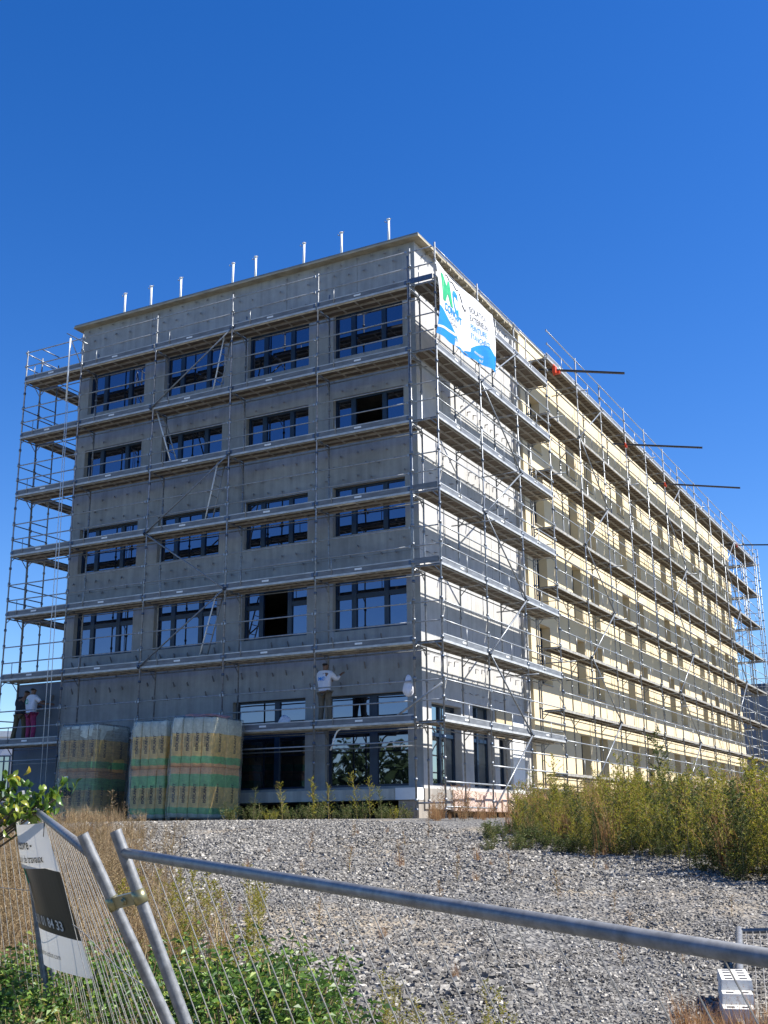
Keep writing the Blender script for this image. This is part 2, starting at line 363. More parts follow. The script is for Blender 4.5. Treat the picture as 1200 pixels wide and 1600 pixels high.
# side wall, raw concrete
Ts = lambda a, d, z: (XW-d, a, z)
sholes = [(1.76, 3.66, -1.5, 0.66), (4.46, 6.0, -1.5, 0.85), (6.35, 7.2, -1.5, 0.1)]
mb = MB(); wall_holes(mb, Ts, YW, YM, ZB, ZT, sholes, 0.36, 0, 0)
for z0, z1 in ((12.55, 13.9), (9.85, 10.9), (7.1, 8.2), (4.4, 5.4), (1.1, 2.5)):
    z = z0; k = 0
    while z < z1:
        y = YW+0.3+(k % 2)*0.2
        while y < YM-0.1:
            if random.random() < 0.75:
                L = random.uniform(0.07, 0.12); dv = Vector((0.9, 0.1, random.uniform(-0.5, 0.1))).normalized()*L/2
                u = Vector((0, 1, 0))*0.030; w = dv.cross(u).normalized()*0.006
                mb.obox(Vector((XW, y+random.uniform(-.05, .05), z+random.uniform(-.04, .04)))+dv, dv, u, w, 2)
            y += 0.46
        z += 0.4; k += 1
for z in (10.2, 7.47, 4.75, 1.98):
    mb.obox((XW+0.001, (YW+YM)/2, z), (0.003, 0, 0), (0, (YM-YW)/2-0.02, 0), (0, 0, 0.006), 1)
for y in (2.9, 4.6, 6.3, 7.9):
    mb.obox((XW+0.001, y, 7.9), (0.003, 0, 0), (0, 0.006, 0), (0, 0, 5.9), 1)
mb.box(XW, 8.55, 0.95, XW+0.10, 8.90, ZT-0.3)            # pale pier strip beside the cream part
swall = bpart(mb, 'side_wall', [M['side'], M['roofmetal'], M['tie']])
tag(swall, 'sunlit bare concrete end of the side wall, next to the cream render')
for (a, b_, z0, z1) in sholes[:2]:
    window_part(Ts, 'y', a, b_, z0, z1, 0.22, [(0.5, 0.10)], [(-0.15, 0.10)], M['glass_side'])
window_part(Ts, 'y', 6.35, 7.2, -1.5, 0.1, 0.22, [], [], M['glass_side'])
mb = MB(); mb.box(XW, 6.1, 0.0, XW+0.05, 7.35, 0.78, 0)     # board patch by the openings
o = bpart(mb, 'facing_board', simple('chipboard', (0.55, 0.44, 0.27), 0.8, 0, 0.25, 30)); tag(o, 'tan chipboard sheet fixed beside the side windows')
mb = MB(); mb.box(XW, 7.35, -1.6, XW+0.04, 8.3, 0.55, 0); bpart(mb, 'insulation_board', M['styro'])

# cream rendered wall
Tc = lambda a, d, z: (XC-d, a, z)
wy = [9.85, 13.5, 15.6, 19.8, 21.9, 26.35, 28.35, 32.8, 35.7, 39.2, 41.0]
ch = []
for k in range(4):
    for y in wy: ch.append((y, y+1.0, 1.95+2.73*k, 3.97+2.73*k))
for y in (13.5, 15.6, 19.8, 21.9, 26.35, 28.35, 32.8, 35.7, 39.2): ch.append((y, y+1.0, -1.6, 0.55))
mb = MB(); wall_holes(mb, Tc, YM, YE, -1.9, 14.2, ch, 0.38, 0, 0)
mb.poly([(XC, YM, -1.9), (XC, YM, 14.2), (XW-0.02, YM, 14.2), (XW-0.02, YM, -1.9)])
mb.poly([(XC, YE, -1.9), (XW-12.7, YE, -1.9), (XW-12.7, YE, 14.2), (XC, YE, 14.2)])
mb.poly([(XC-0.4, YM, 14.2), (XC, YM, 14.2), (XC, YE, 14.2), (XC-0.4, YE, 14.2)])
cwall = bpart(mb, 'cream_wall', [M['cream']]); tag(cwall, 'long cream rendered side wall')
for h in ch:
    fo = window_part(Tc, 'y', h[0], h[1], h[2], h[3], 0.30, [], [], M['glass_side'], fr=0.05)
    mb = MB(); mb.box(XC-0.30, h[0]+0.002, h[2]+0.001, XC+0.045, h[1]-0.002, h[2]+0.03); mb.build('sill', M['deckrim'], fo)
mb = MB()
mb.box(XC-0.02, YM, -2.7, XC-0.12, YE, -1.9); mb.box(XC-0.45, YM+0.02, 14.203, XC+0.06, YE+0.05, 14.25, 1)
bpart(mb, 'base_course', [M['plinth'], M['white']])

# hidden faces, floors inside
mb = MB()
mb.poly([(XL, YW, -1.6), (XL, YE, -1.6), (XL, YE, ZT), (XL, YW, ZT)])
mb.poly([(XL, YW, ZT-0.25), (XW, YW, ZT-0.25), (XW, YE, ZT-0.25), (XL, YE, ZT-0.25)])
for z in (-1.6, 1.35, 4.6, 7.35, 10.05, 12.75): mb.box(XL+0.02, YW+0.40, z-0.12, XW-0.42, YE-0.1, z+0.02)
mb.box(XL+0.02, YW+5.0, -1.5, XW-0.45, YW+5.2, ZT-0.3); mb.box(XW-5.4, YW+5.2, -1.5, XW-5.2, YE-0.1, ZT-0.3)
bpart(mb, 'inner_floors', M['plinth'])

# roof edge
mb = MB()
mb.box(XL-0.22, YW-0.26, ZT, XW+0.26, YW+0.5, ZT+0.06, 0); mb.box(XL-0.20, YW-0.24, ZT+0.062, XW+0.24, YW+0.55, ZT+0.12, 1)
mb.box(XL-0.22, YW+0.502, ZT, XL+0.4, YE, ZT+0.12, 1)
y = YW+0.51; k = 0
while y < YM-0.1:
    y2 = min(y+0.62, YM); mb.box(XW-0.30, y, ZT+0.002*(k % 2), XW+0.255-0.02*(k % 2), y2-0.03, ZT+0.065, 0)
    mb.box(XW+0.02, y+0.26, ZT-0.09, XW+0.235, y+0.31, ZT-0.001, 0); y = y2; k += 1
mb.box(XW-0.3, YW+0.56, ZT+0.072, XW+0.24, YM, ZT+0.13, 1)
mb.box(XW-12.6, YW+0.4, ZT-0.1, XW-0.2, YE-0.1, ZT, 1)
mb.box(XL+0.02, YW+0.02, ZT-0.07, XW-0.005, YW+0.1, ZT-0.01, 0)
rf = bpart(mb, 'roof', [M['wood'], M['roofmetal']]); tag(rf, 'flat roof with projecting timber edge boards')

# concrete ledge under the ground-floor windows, recessed footing
mb = MB(); mb.box(-11.8, YW-0.34, -1.88, -1.86, YW+0.6, -1.60, 0); mb.box(-1.84, YW-0.345, -1.885, XW-0.02, YW+0.6, -1.585, 1)
bpart(mb, 'ledge', [M['ledge'], M['styro']])
mb = MB(); mb.box(XL, YW+1.5, -3.2, XW-0.4, YW+1.8, -1.89, 0); mb.box(-1.78, YW-0.28, -2.9, -1.20, YW+0.5, -1.90, 1)  # dark back sheet paints the shaded void under the ledge; corner block beside it
bpart(mb, 'foundation', [M['void_dark'], M['plinth']])
mb = MB(); mb.box(XW-0.05, YW+0.02, -2.12, XW+0.02, 2.9, -1.602, 0); mb.box(XW-0.05, 2.902, -2.16, XW+0.05, YM, -1.605, 1)
mb.box(XW-0.6, 1.3, -3.0, XW-0.3, YM, -2.0, 2)
for k in range(9): mb.box(XW+0.02+0.03*(k % 2), 2.95+k*0.66, -2.15, XW+0.07+0.03*(k % 2), 3.55+k*0.66, -1.70-0.05*(k % 3), 1)
o = bpart(mb, 'plinth', [M['plinth'], M['xps'], M['void_dark']]); tag(o, 'concrete plinth faced with reddish insulation boards')
# low wing at the left
mb = MB(); mb.box(-15.75, YW+0.02, -2.8, XL-0.003, YW+6, 2.0, 0)
for x in (-15.1, -14.5): mb.box(x, YW+0.012, -2.6, x+0.012, YW+0.02, 2.0, 1)
for x, z in ((-14.2, 1.5), (-14.3, 1.0), (-14.9, 1.2), (-15.3, 1.55)): mb.obox((x, YW-0.03, z), (0.03, 0, 0.09), (0, 0.05, 0), (0.015, 0, 0), 1)
o = bpart(mb, 'low_wing', [simple('blue_grey_wall', (0.155, 0.185, 0.215), 0.8, 0, 0.2, 1.2), M['tie']]); tag(o, 'low blue-grey wing behind the left end of the scaffold')

# roof posts
rx = [-12.3, -11.15, -9.9, -7.8, -6.9, -5.08, -3.7, -2.05]
ordn = ['leftmost', 'second from the left', 'third from the left', 'fourth from the left', 'fourth from the right', 'third from the right', 'second from the right', 'rightmost']
mb = MB(); mb.tube((0, 0, 0.02), (0, 0, 1.0), 0.036, 12); mb.tube((0, 0, 1.0), (0, 0, 1.02), 0.06, 12)
post_me = mb.mesh('post_shaft', M['white']); mb = MB(); mb.box(-0.14, -0.14, 0, 0.14, 0.14, 0.02)
for sx in (-1, 1): mb.tube((0.1*sx, 0.1, 0.02), (0.1*sx, 0.1, 0.06), 0.012, 6)
plate_me = mb.mesh('base_plate', M['galv']); mb = MB(); mb.path([(-0.05, 0, 0.93), (-0.13, 0, 0.95), (-0.13, 0, 0.99)], 0.012, 6); mb.path([(0.03, 0, 1.0), (0.08, 0, 1.03)], 0.012, 6)
hook_me = mb.mesh('cable_hook', M['galv'])
for x, od in zip(rx, ordn):
    e = empty('roof_post', (x-0.15, YW+0.36, ZT+0.17)); tag(e, 'white safety-line post on the front roof edge, %s of the eight' % od, 'post', 'white posts along the roof edge')
    link('shaft', post_me, e, rot=(0, R(random.uniform(-1, 1)), 0)); link('base_plate', plate_me, e); link('hook', hook_me, e)

# ------------------------------------------------------------------ scaffolds
def post_mesh(h, z0=0.0, base=True):
    mb = MB(); mb.tube((0, 0, 0), (0, 0, h), 0.0245, 8)
    z = 0.45 + (0.0)
    while z < h-0.05:
        mb.tube((0, 0, z-0.035), (0, 0, z+0.035), 0.043, 8, 1 if int(z*2+0.1) % 4 == 0 else 0); z += 0.5
    if base: mb.box(-0.08, -0.08, -0.01, 0.08, 0.08, 0.0); mb.tube((0, 0, 0), (0, 0, 0.28), 0.019, 6); mb.tube((0, 0, 0.2), (0, 0, 0.25), 0.05, 8)
    return mb.mesh('standard', [M['galv'], M['dark_steel']])
_cache = {}
def cached(key, fn):
    if key not in _cache: _cache[key] = fn()
    return _cache[key]
def deck_mesh(L, wdt, style):
    mb = MB(); n = 2; w = wdt/n; x0, x1 = 0.04, L-0.04
    for i in range(n):
        y0 = 0.05+i*w; y1 = y0+w-0.02
        mb.box(x0, y0, -0.035, x1, y1, 0.0, 0)
        mb.box(x0, y0, -0.07, x1, y0+0.025, -0.0352, 1); mb.box(x0, y1-0.025, -0.07, x1, y1, -0.0352, 1)
        for k in range(1, 5 if style == 0 else 9):
            xx = x0+(x1-x0)*k/(5 if style == 0 else 9)+random.uniform(-.03, .03); mb.box(xx-0.018, y0+0.027, -0.062, xx+0.018, y1-0.027, -0.0352, 1 if style == 0 else 0)
        for xx in (x0, x1): mb.box(xx-0.05, y0+0.03, -0.06, xx+0.05, y0+0.09, -0.0353, 1)
    if style: mb.box(x0, 0.028, -0.075, x1, 0.048, 0.012, 1)
    return mb.mesh('deck', [M['ply'], M['deckrim']])
def guard_mesh(L, mid):
    mb = MB()
    for z in (0.5, 1.0):
        mb.tube((0.03, 0, z), (L-0.03, 0, z), 0.019, 7)
        for x in (0.045, L-0.045): mb.box(x-0.025, -0.02, z-0.035, x+0.025, 0.02, z+0.035)
    if mid: mb.tube((L*mid, 0, 0.02), (L*mid, 0, 0.5), 0.012, 6)
    return mb.mesh('guard_rail', M['galv_rail'])
def toe_mesh(L):
    mb = MB(); mb.box(0.03, 0.0, 0.015, L-0.03, 0.022, 0.165); mb.box(0.03, -0.006, 0.142, L-0.03, 0.028, 0.170, 3)
    mb.box(0.03, -0.012, -0.045, L-0.03, 0.024, 0.012, 3)
    for x in (0.04, L-0.1): mb.box(x, -0.014, 0.02, x+0.06, -0.0065, 0.14, 1)
    mb.box(L*0.42, -0.009, 0.06, L*0.42+0.22, -0.0005, 0.11, 2)
    return mb.mesh('toe_board', [M['toe'], M['dark_steel'], M['white'], M['rim']])
def transom_add(mb, x, z, depth, gus=True, inner_end=True):
    mb.tube((x, 0.0, z-0.06), (x, depth, z-0.06), 0.022, 6)
    if gus:
        mb.tube((x, depth-0.02, z-0.30), (x, depth-0.24, z-0.07), 0.014, 5); mb.tube((x, 0.02, z-0.22), (x, 0.17, z-0.07), 0.014, 5)

def scaffold(name, label, loc, rz, posts, levels, zb, ztop, depth=0.73, dw=0.64, toe=True, style=0, mids=0.45, inner_z1=None,
             skip_outer=(), skip_bay=(), inner_skip=(), zb_fn=None, inner_rail=True, end_rail=(), group='steel scaffolds round the building'):
    e = empty(name, loc, rz); tag(e, label, 'scaffold', group)
    c, s_ = math.cos(rz), math.sin(rz)
    led = []
    for i, a in enumerate(posts):
        wx, wy_ = loc[0]+a*c, loc[1]+a*s_; zz = zb if zb is not None else float(gz(wx, wy_))-0.02
        if i not in skip_outer:
            h = round(ztop-zz, 1); link('standard', cached(('p', h), lambda: post_mesh(h)), e, (a, 0, ztop-h), (R(random.uniform(-.25, .25)), R(random.uniform(-.25, .25)), 0))
        if i not in inner_skip:
            mb = MB(); zi = (inner_z1 if inner_z1 is not None else ztop-0.4)
            mb.tube((a, depth, zz), (a, depth, zi), 0.0245, 7)
            z = zz+0.45
            while z < zi-0.05: mb.tube((a, depth, z-0.03), (a, depth, z+0.03), 0.04, 7); z += 1.0
            for lz in levels: transom_add(mb, a, lz, depth)
            mb.build('inner_frame', M['galv'], e)
    for i in range(len(posts)-1):
        if i in skip_bay: continue
        a0, a1 = posts[i], posts[i+1]; L = round(a1-a0, 3)
        for lz in levels:
            v = random.randrange(3)
            link('deck', cached(('d', L, dw, style, v), lambda: deck_mesh(L, dw, style)), e, (a0, 0, lz+random.uniform(-.008, .008)))
            gm = cached(('g', L, mids, v), lambda: guard_mesh(L, mids*(0.9+0.1*v) if mids else 0)); link('guard_rail', gm, e, (a0, -0.03, lz))
            if (toe if isinstance(toe, bool) else lz in toe): link('toe_board', cached(('t', L), lambda: toe_mesh(L)), e, (a0, -0.004, lz))
            if inner_rail:
                led.append(((a0+.03, depth, lz-0.12), (a1-.03, depth, lz-0.12)))
    if inner_rail: tubes('inner_ledger', e, led, M['galv'], 0.017, 6)
    for (a, zs) in end_rail:
        tubes('end_rail', e, [((a, 0, z+dz), (a, depth, z+dz)) for z in zs for dz in (0.5, 1.0)], M['galv_rail'])
    return e
def tubes(name, parent, lst, m, r=0.019, n=7):
    for a, b in lst:
        mb = MB(); mb.tube(Vector((0, 0, 0)), Vector(b)-Vector(a), r, n); mb.build(name, m, parent, a)
def brace(parent, p0, p1, r=0.024):
    mb = MB(); mb.tube(p0, p1, r, 8); mb.tube(Vector(p0)+Vector((0, -0.02, -0.03)), Vector(p0)+Vector((0, 0.02, 0.03)), 0.05, 6, 1)
    mb.tube(Vector(p1)+Vector((0, -0.02, -0.03)), Vector(p1)+Vector((0, 0.02, 0.03)), 0.05, 6, 1); mb.build('brace', [M['galv'], M['dark_steel']], parent)

lv = [0, 2, 4, 6, 8, 10, 12]
FX = [-15.24, -12.69, -9.72, -6.74, -3.77, -0.80]
fp = [x+15.24 for x in FX]
fs = scaffold('scaffold', 'seven-level scaffold across the shaded grey front wall', (-15.24, 0, 0), 0, fp, lv, None, 13.12, mids=0.2)
for (i, z0, j, z1) in ((2, 10, 3, 12), (2, 6, 3, 8), (2, 6, 3, 4), (2, 2, 3, 4)):
    brace(fs, (fp[i], -0.05, z0), (fp[j], -0.05, z1))
tubes('base_ledger', fs, [((fp[i]+.03, y_, z_), (fp[i+1]-.03, y_, z_)) for i in range(5) for (y_, z_) in ((0, -0.50), (0.73, -0.55))], M['galv_rail'])
tubes('guard_rail', fs, [((-1.6, 0, -0.06), (0, 0, -0.06)), ((-1.6, 0, 0.5), (0, 0, 0.5)), ((-1.6, 0, 1.0), (0, 0, 1.0)), ((-1.6, 0.73, 0.9), (0, 0.73, 0.75)), ((-1.6, 0, -0.55), (0, 0, -0.55))], M['galv_rail'])
link('deck', cached(('d', 1.6, .64, 0, 9), lambda: deck_mesh(1.6, 0.64, 0)), fs, (-1.6, 0, 0))
# corner rails from the front posts round to the side scaffold
tubes('corner_rail', fs, [((fp[5]+.03, 0, z+dz), (15.24-.03, 0, z+dz)) for z in lv for dz in (-0.06, 0.5, 1.0)]+[((fp[5]+.03, 0, -2.0), (15.24-.03, 0, -2.0))], M['galv_rail'], 0.02)
for z in (12, 6, 4):
    mb = MB(); mb.box(fp[5]+0.05, -0.02, z+0.02, 15.20, 0.01, z+0.17); mb.build('toe_board', [M['dark_steel'] if z == 12 else M['toe']], fs)
mb = MB(); mb.tube((15.24, -0.05, 0.9), (15.24-1.5, 0.05, 0.06), 0.03, 8); o = mb.build('brace', M['galv_rail'], fs)

# side scaffold in front of the raw corner part
SP = [0, 2.98, 5.97, 8.95]
s1 = scaffold('scaffold', 'seven-level scaffold at the sunlit corner of pale bare concrete, carrying the big banner', (0, 0, 0), R(90), SP, lv, None, 13.12, depth=0.80, dw=0.68, mids=0.5, inner_z1=12.9)
H_, I_ = SP[1], SP[2]
zz = [(I_, 12, H_, 10), (H_, 10, I_, 8), (I_, 8, H_, 6), (H_, 6, I_, 4), (I_, 4, H_, 2), (H_, 2, I_, 0), (I_, 0, H_, -2.1)]
for (a0, z0, a1, z1) in zz: brace(s1, (a0, -0.05, z0), (a1, -0.05, z1))
tubes('base_ledger', s1, [((SP[i]+.03, 0, z), (SP[i+1]-.03, 0, z)) for z, i in ((-1.5, 0), (-1.5, 1), (-0.5, 1), (-1.0, 1), (-0.5, 2), (-1.0, 2), (-1.5, 2))]+[((0.0, 0.04, -2), (0.0, 0.76, -2)), ((0.03, 0, -2.1), (SP[1], 0, -2.1))], M['galv_rail'], 0.023)
tubes('tie_tube', s1, [((a, -0.35, z-.15), (a, 1.0, z-.15)) for a, z in ((3.1, 9.9), (5.0, 7.9), (6.1, 3.9), (2.95, 5.9), (5.9, 1.9))], M['galv'])

# long cream scaffold
CPo = [3.03*k for k in range(0, 13)]
clv = [-0.98+2*k for k in range(8)]
s2 = scaffold('scaffold', 'long eight-level scaffold running along the cream rendered wall', (0, 8.95, 0), R(90), CPo, clv, None, 14.1, toe=[13.02], style=1, mids=0.5, inner_z1=13.9, skip_outer=(0,))
for i0 in (4, 8, 12):
    for k in range(7):
        z0 = -0.98+2*k; lo, hi = (i0-3 if False else i0-2, i0-2+1)
        A, B = CPo[i0-3], CPo[i0-2]
        p, q = ((A, z0), (B, z0+2)) if k % 2 == 0 else ((B, z0), (A, z0+2))
        brace(s2, (p[0], -0.05, p[1]), (q[0], -0.05, q[1]))
tt_l = []
for (i, z) in ((0, 10.9), (0, 8.9), (0, 2.6), (1, 12.9), (1, 2.4), (3, 10.9), (4, 12.9), (5, 2.5), (6, 8.9), (7, 12.9), (9, 6.9), (10, 12.9), (2, 4.9), (2, 6.9)):
    tt_l.append(((CPo[i]+.08, -0.45, z-.1), (CPo[i]+.08, 0.95, z-.1)))
tubes('tie_tube', s2, tt_l, M['galv'], 0.02, 6)
tubes('frame_rung', s2, [((0.0, 0, z), (0.0, 0.73, z)) for z in (0.3, 2.5, 4.5, 6.4)], M['galv'], 0.016, 6)

# left end and far end returns
s3 = scaffold('scaffold', 'scaffold wrapping the left end of the building over the low wing', (-15.24, 8.0, 0), R(-90), [0, 3.6, 7.23], [4, 6, 8, 10, 12], 2.02, 13.1, mids=0)
tubes('link_rail', s3, [((7.23, y_, z+dz), (8.0, y_, z+dz)) for z in (4, 6, 8, 10, 12) for dz in (0.5, 1.0) for y_ in (0, 0.73)], M['galv'])
tubes('standard', s3, [((7.23, 0, 0), (7.23, 0, 2.0))], M['galv'], 0.0245)
s4 = scaffold('scaffold', 'scaffold return at the far end of the long cream wall', (0.02, 46.3, 0), R(180), [0, 0.9, 3.9, 6.9], clv, None, 14.0, mids=0.3, toe=False)
for k in range(7):
    z0 = -0.98+2*k; brace(s4, (0.9 if k % 2 else 3.9, -0.05, z0), (3.9 if k % 2 else 0.9, -0.05, z0+2), 0.018)

# ladders inside the front scaffold
def ladder(p0, p1, label):
    p0 = Vector(p0); p1 = Vector(p1); e = empty('ladder', p0); d = p1-p0; L = d.length; n = int(L/0.28)
    tag(e, label, 'ladder', 'aluminium ladders inside the front scaffold')
    for s_ in (-1, 1):
        mb = MB(); o_ = Vector((0, 0.17*s_, 0)); mb.tube(o_, o_+d, 0.022, 6); mb.build('rail', M['white'] if s_ < 0 else M['galv_rail'], e)
    mb = MB()
    for k in range(1, n): q = d*(k/n); mb.tube(q+Vector((0, -0.17, 0)), q+Vector((0, 0.17, 0)), 0.014, 5)
    mb.build('rungs', M['galv_rail'], e)
ladder((-9.0, 0.40, 8.02), (-9.75, 0.40, 10.1), 'ladder leaning left between the second and third decks from the top')
ladder((-7.75, 0.40, 6.02), (-7.25, 0.40, 8.2), 'ladder leaning right between the third and fourth decks from the top')
ladder((-7.80, 0.40, 2.02), (-7.15, 0.40, 4.2), 'lowest of the ladders, leaning right, left of the open dark window')
ladder((-7.62, 0.40, 10.02), (-7.2, 0.40, 12.0), 'ladder just under the top deck, right of the second top-row window')

# ------------------------------------------------------------------ beams
bm_me = None
for i, (x, y, z, lab) in enumerate(((0.05, 9.55, 12.71, 'nearest the corner, with a bright orange-red clamp'), (0.05, 17.9, 12.46, 'second from the corner'),
                                    (0.05, 24.0, 12.38, 'third from the corner'), (0.05, 39.66, 12.86, 'farthest from the corner'))):
    L = (3.1, 3.9, 4.3, 5.2)[i]; dv = Vector(((0.81, 0.586, 0), (0.80, 0.60, 0), (0.77, 0.64, 0), (0.87, 0.49, 0))[i]).normalized()
    e = empty('projecting_beam', (x, y, z)); tag(e, 'long dark steel beam jutting over the cream side scaffold, %s' % lab, 'beam', 'dark beams jutting from the top of the scaffold')
    nrm = Vector((-dv.y, dv.x, 0)); mb = MB(); mb.obox(dv*(L/2-0.55), dv*(L/2), nrm*0.035, (0, 0, 0.008)); mb.obox(dv*(L/2-0.55)+Vector((0, 0, 0.05)), dv*(L/2), nrm*0.035, (0, 0, 0.008))
    mb.obox(dv*(L/2-0.55)+Vector((0, 0, 0.025)), dv*(L/2), nrm*0.008, (0, 0, 0.018)); mb.build('beam_bar', M['darkbeam'], e)
    k = 0.9 if i == 0 else 0.4
    mb = MB(); mb.obox((0.03, 0, 0.02), (0.06*k, 0, 0), (0, 0.12*k, 0), (0, 0, 0.14*k)); mb.obox((0.12*k, 0.1*k, -0.06), (0.09*k, 0, 0), (0, 0.05, 0), (0, 0, 0.05))
    mb.tube((0, 0, -0.2*k), (0, 0.0, 0.26*k), 0.035*k, 8); mb.build('clamp', M['red'], e)
# hoist rope
e = empty('hoist_rope', (-13.0, -0.22, 12.9)); tag(e, 'pale hoist pole with two ropes hanging down the left end of the front scaffold', 'rope')
mb = MB(); mb.tube((-0.08, 0, 0.1), (-0.08, 0, -2.1), 0.03, 8); mb.build('pole', M['white'], e)
for q in (-0.07, 0.14):
    mb = MB(); mb.tube((-0.05+q*0.3, 0, -2.1), (q, 0, -14.9), 0.012, 6); mb.build('rope', M['white'], e)
mb = MB(); mb.tube((-0.25, 0.0, 0.32), (0.5, 0.2, -0.15), 0.02, 6); mb.tube((-0.1, 0, 0.15), (0.35, 0.2, -1.0), 0.018, 6); mb.build('bracket', M['galv'], e)
# bent conduit
mb = MB(); mb.path([(-2.75, 0.12, -0.09), (-3.02, 0.12, -0.08), (-3.12, 0.12, -0.13), (-3.18, 0.12, -0.22), (-3.33, 0.12, -0.62)], 0.022, 8)
tag(mb.build('bent_conduit', M['white']), 'white bent plastic conduit hanging just under the lowest deck below the lone worker', 'conduit')

# ------------------------------------------------------------------ cloth lumps
def lump(name, c, sx, sy, sz, label, cat, seed, m, sag=0.0):
    n1, n2 = 14, 18; V = []; F = []
    rs = np.random.default_rng(seed); ph = rs.uniform(0, 6, 6)
    for i in range(n1+1):
        th = math.pi*i/n1
        for j in range(n2):
            p = 2*math.pi*j/n2; k = 1+0.16*math.sin(3*p+ph[0]+2*th)+0.12*math.sin(7*p+ph[1]+th*3)+0.08*math.sin(5*th+ph[2])
            zz = math.cos(th); wd = math.sin(th)**0.7*(1+sag*-zz)
            V.append((c[0]+sx*wd*math.cos(p)*k, c[1]+sy*wd*math.sin(p)*k, c[2]+sz*zz+0.03*math.sin(4*p+ph[3])))
    for i in range(n1):
        for j in range(n2):
            a = i*n2+j; b = i*n2+(j+1) % n2; F.append((a, b, b+n2, a+n2))
    V = np.array(V)-np.array(c); me = np_mesh(name, V, np.array(F)[:, ::-1], m, smooth=True); o = link(name, me, loc=c); tag(o, label, cat); return o
lump('hanging_shirt', (-0.99, 0.05, 0.90), 0.13, 0.07, 0.25, 'crumpled white shirt hung on the corner post of the front scaffold', 'shirt', 3, M['bagwhite'], 0.35)
lump('rubble_bag', (-4.99, 0.45, 0.19), 0.19, 0.15, 0.19, 'white crumpled sack standing on the lowest deck left of the lone worker', 'sack', 5, M['bagwhite'], 0.3)

# ------------------------------------------------------------------ text
def text_geo(s, size=1.0, bold=0.0, align='LEFT'):
    cu = bpy.data.curves.new('t', 'FONT'); cu.body = s; cu.size = size; cu.align_x = align; cu.offset = bold; cu.resolution_u = 3
    o = bpy.data.objects.new('t', cu); COL.objects.link(o); dg = bpy.context.evaluated_depsgraph_get(); dg.update()
    me = o.evaluated_get(dg).to_mesh(); V = [tuple(v.co) for v in me.vertices]; F = [tuple(p.vertices) for p in me.polygons]
    o.evaluated_get(dg).to_mesh_clear(); bpy.data.objects.remove(o); bpy.data.curves.remove(cu); return V, F
def put_text(mb, s, size, fn, m, u0, v0, su=1.0, sv=1.0, bold=0.0, align='LEFT', rot90=False):
    V, F = text_geo(s, size, bold, align); b = len(mb.v)
    for (x, y, z) in V:
        x *= su; y *= sv
        if rot90: x, y = -y, x
        mb.v.append(tuple(fn(u0+x, v0+y)))
    for f in F: mb.f.append(tuple(b+i for i in f)); mb.m.append(m); mb.sm.append(False)

# ------------------------------------------------------------------ company banner on the side scaffold
def ban(u, v, off=0.0):
    """u 0..1 along the side, v 0..1 bottom to top"""
    y = -0.10+4.18*u+0.10*math.sin(v*3.1)*(1-u)*0.9*(1 if u < 0.2 else 1)
    zt = 12.52+0.05*u-0.10*math.sin(math.pi*u); zb_ = 10.33+0.33*u-0.05*math.sin(math.pi*u)
    x = 0.085+off+0.04*math.sin(u*9+v*2)+0.03*math.sin(u*23+v*5)*(1-v)+0.05*math.sin(math.pi*v)
    return (x, y, zb_+(zt-zb_)*v)
bnr = empty('company_banner', (0.06, 0, 10.4)); tag(bnr, 'white and blue company banner lettered MC CONCEPT tied to the top of the corner scaffold', 'banner')
off0 = Vector((-0.06, 0, -10.4))
mb = MB(); nu, nv = 48, 24
P_ = [[ban(i/nu, j/nv) for j in range(nv+1)] for i in range(nu+1)]
for i in range(nu):
    for j in range(nv): mb.poly([P_[i][j], P_[i+1][j], P_[i+1][j+1], P_[i][j+1]], 0, True)
def cloth_mat(name, col):
    m, nt, bs, out = mat(name); n = noise(nt, 2.2, 3, 0.5)
    r = ramp(nt, n.outputs[0], [(0.3, tuple(c*0.93 for c in col)), (0.7, col)]).outputs[0]; nt.links.new(r, bs.inputs['Base Color']); bs.inputs['Roughness'].default_value = 0.55
    bump(nt, bs, n.outputs[0], 0.3, 0.08)
    t = nt.nodes.new('ShaderNodeBsdfTranslucent'); nt.links.new(r, t.inputs[0]); mx = nt.nodes.new('ShaderNodeMixShader'); mx.inputs[0].default_value = 0.2
    nt.links.new(bs.outputs[0], mx.inputs[1]); nt.links.new(t.outputs[0], mx.inputs[2]); nt.links.new(mx.outputs[0], out.inputs[0]); return m
M['ban_w'] = cloth_mat('banner_white', (0.82, 0.83, 0.84)); M['ban_b'] = cloth_mat('banner_blue', (0.0, 0.25, 0.72)); M['ban_g'] = cloth_mat('banner_green', (0.01, 0.42, 0.17))
M['ban_k'] = cloth_mat('banner_grey_ink', (0.09, 0.10, 0.11))
mb.build('banner_sheet', M['ban_w'], bnr, loc=off0)
def strip(mb, f0, f1, u0, u1, m, off, n=40):
    for i in range(n):
        a = u0+(u1-u0)*i/n; b_ = u0+(u1-u0)*(i+1)/n
        for j in range(4):
            q = lambda u, t: ban(u, f0(u)+(f1(u)-f0(u))*t, off)
            mb.poly([q(a, j/4), q(b_, j/4), q(b_, (j+1)/4), q(a, (j+1)/4)], m)
mb = MB()
top = lambda u: 0.03+0.36*max(0.0, math.cos((u+0.02)*math.pi*1.25))**1.1+(0.0 if u < 0.45 else 0.30*math.sin((u-0.45)/0.55*math.pi*0.72))
strip(mb, lambda u: 0.0, top, 0.0, 1.0, 0, 0.006)
strip(mb, lambda u: 0.085+0.05*math.sin(u*7), lambda u: 0.115+0.055*math.sin(u*7), 0.0, 0.27, 1, 0.010, 16)
strip(mb, lambda u: 0.0+0.16*(u-0.27)*2, lambda u: 0.06+0.2*(u-0.27)*2, 0.27, 0.55, 1, 0.010, 16)
mb.build('wave_print', [M['ban_b'], M['ban_w']], bnr, loc=off0)
mb = MB(); bf = lambda u, v: ban(u/4.18, v/2.0, 0.012)
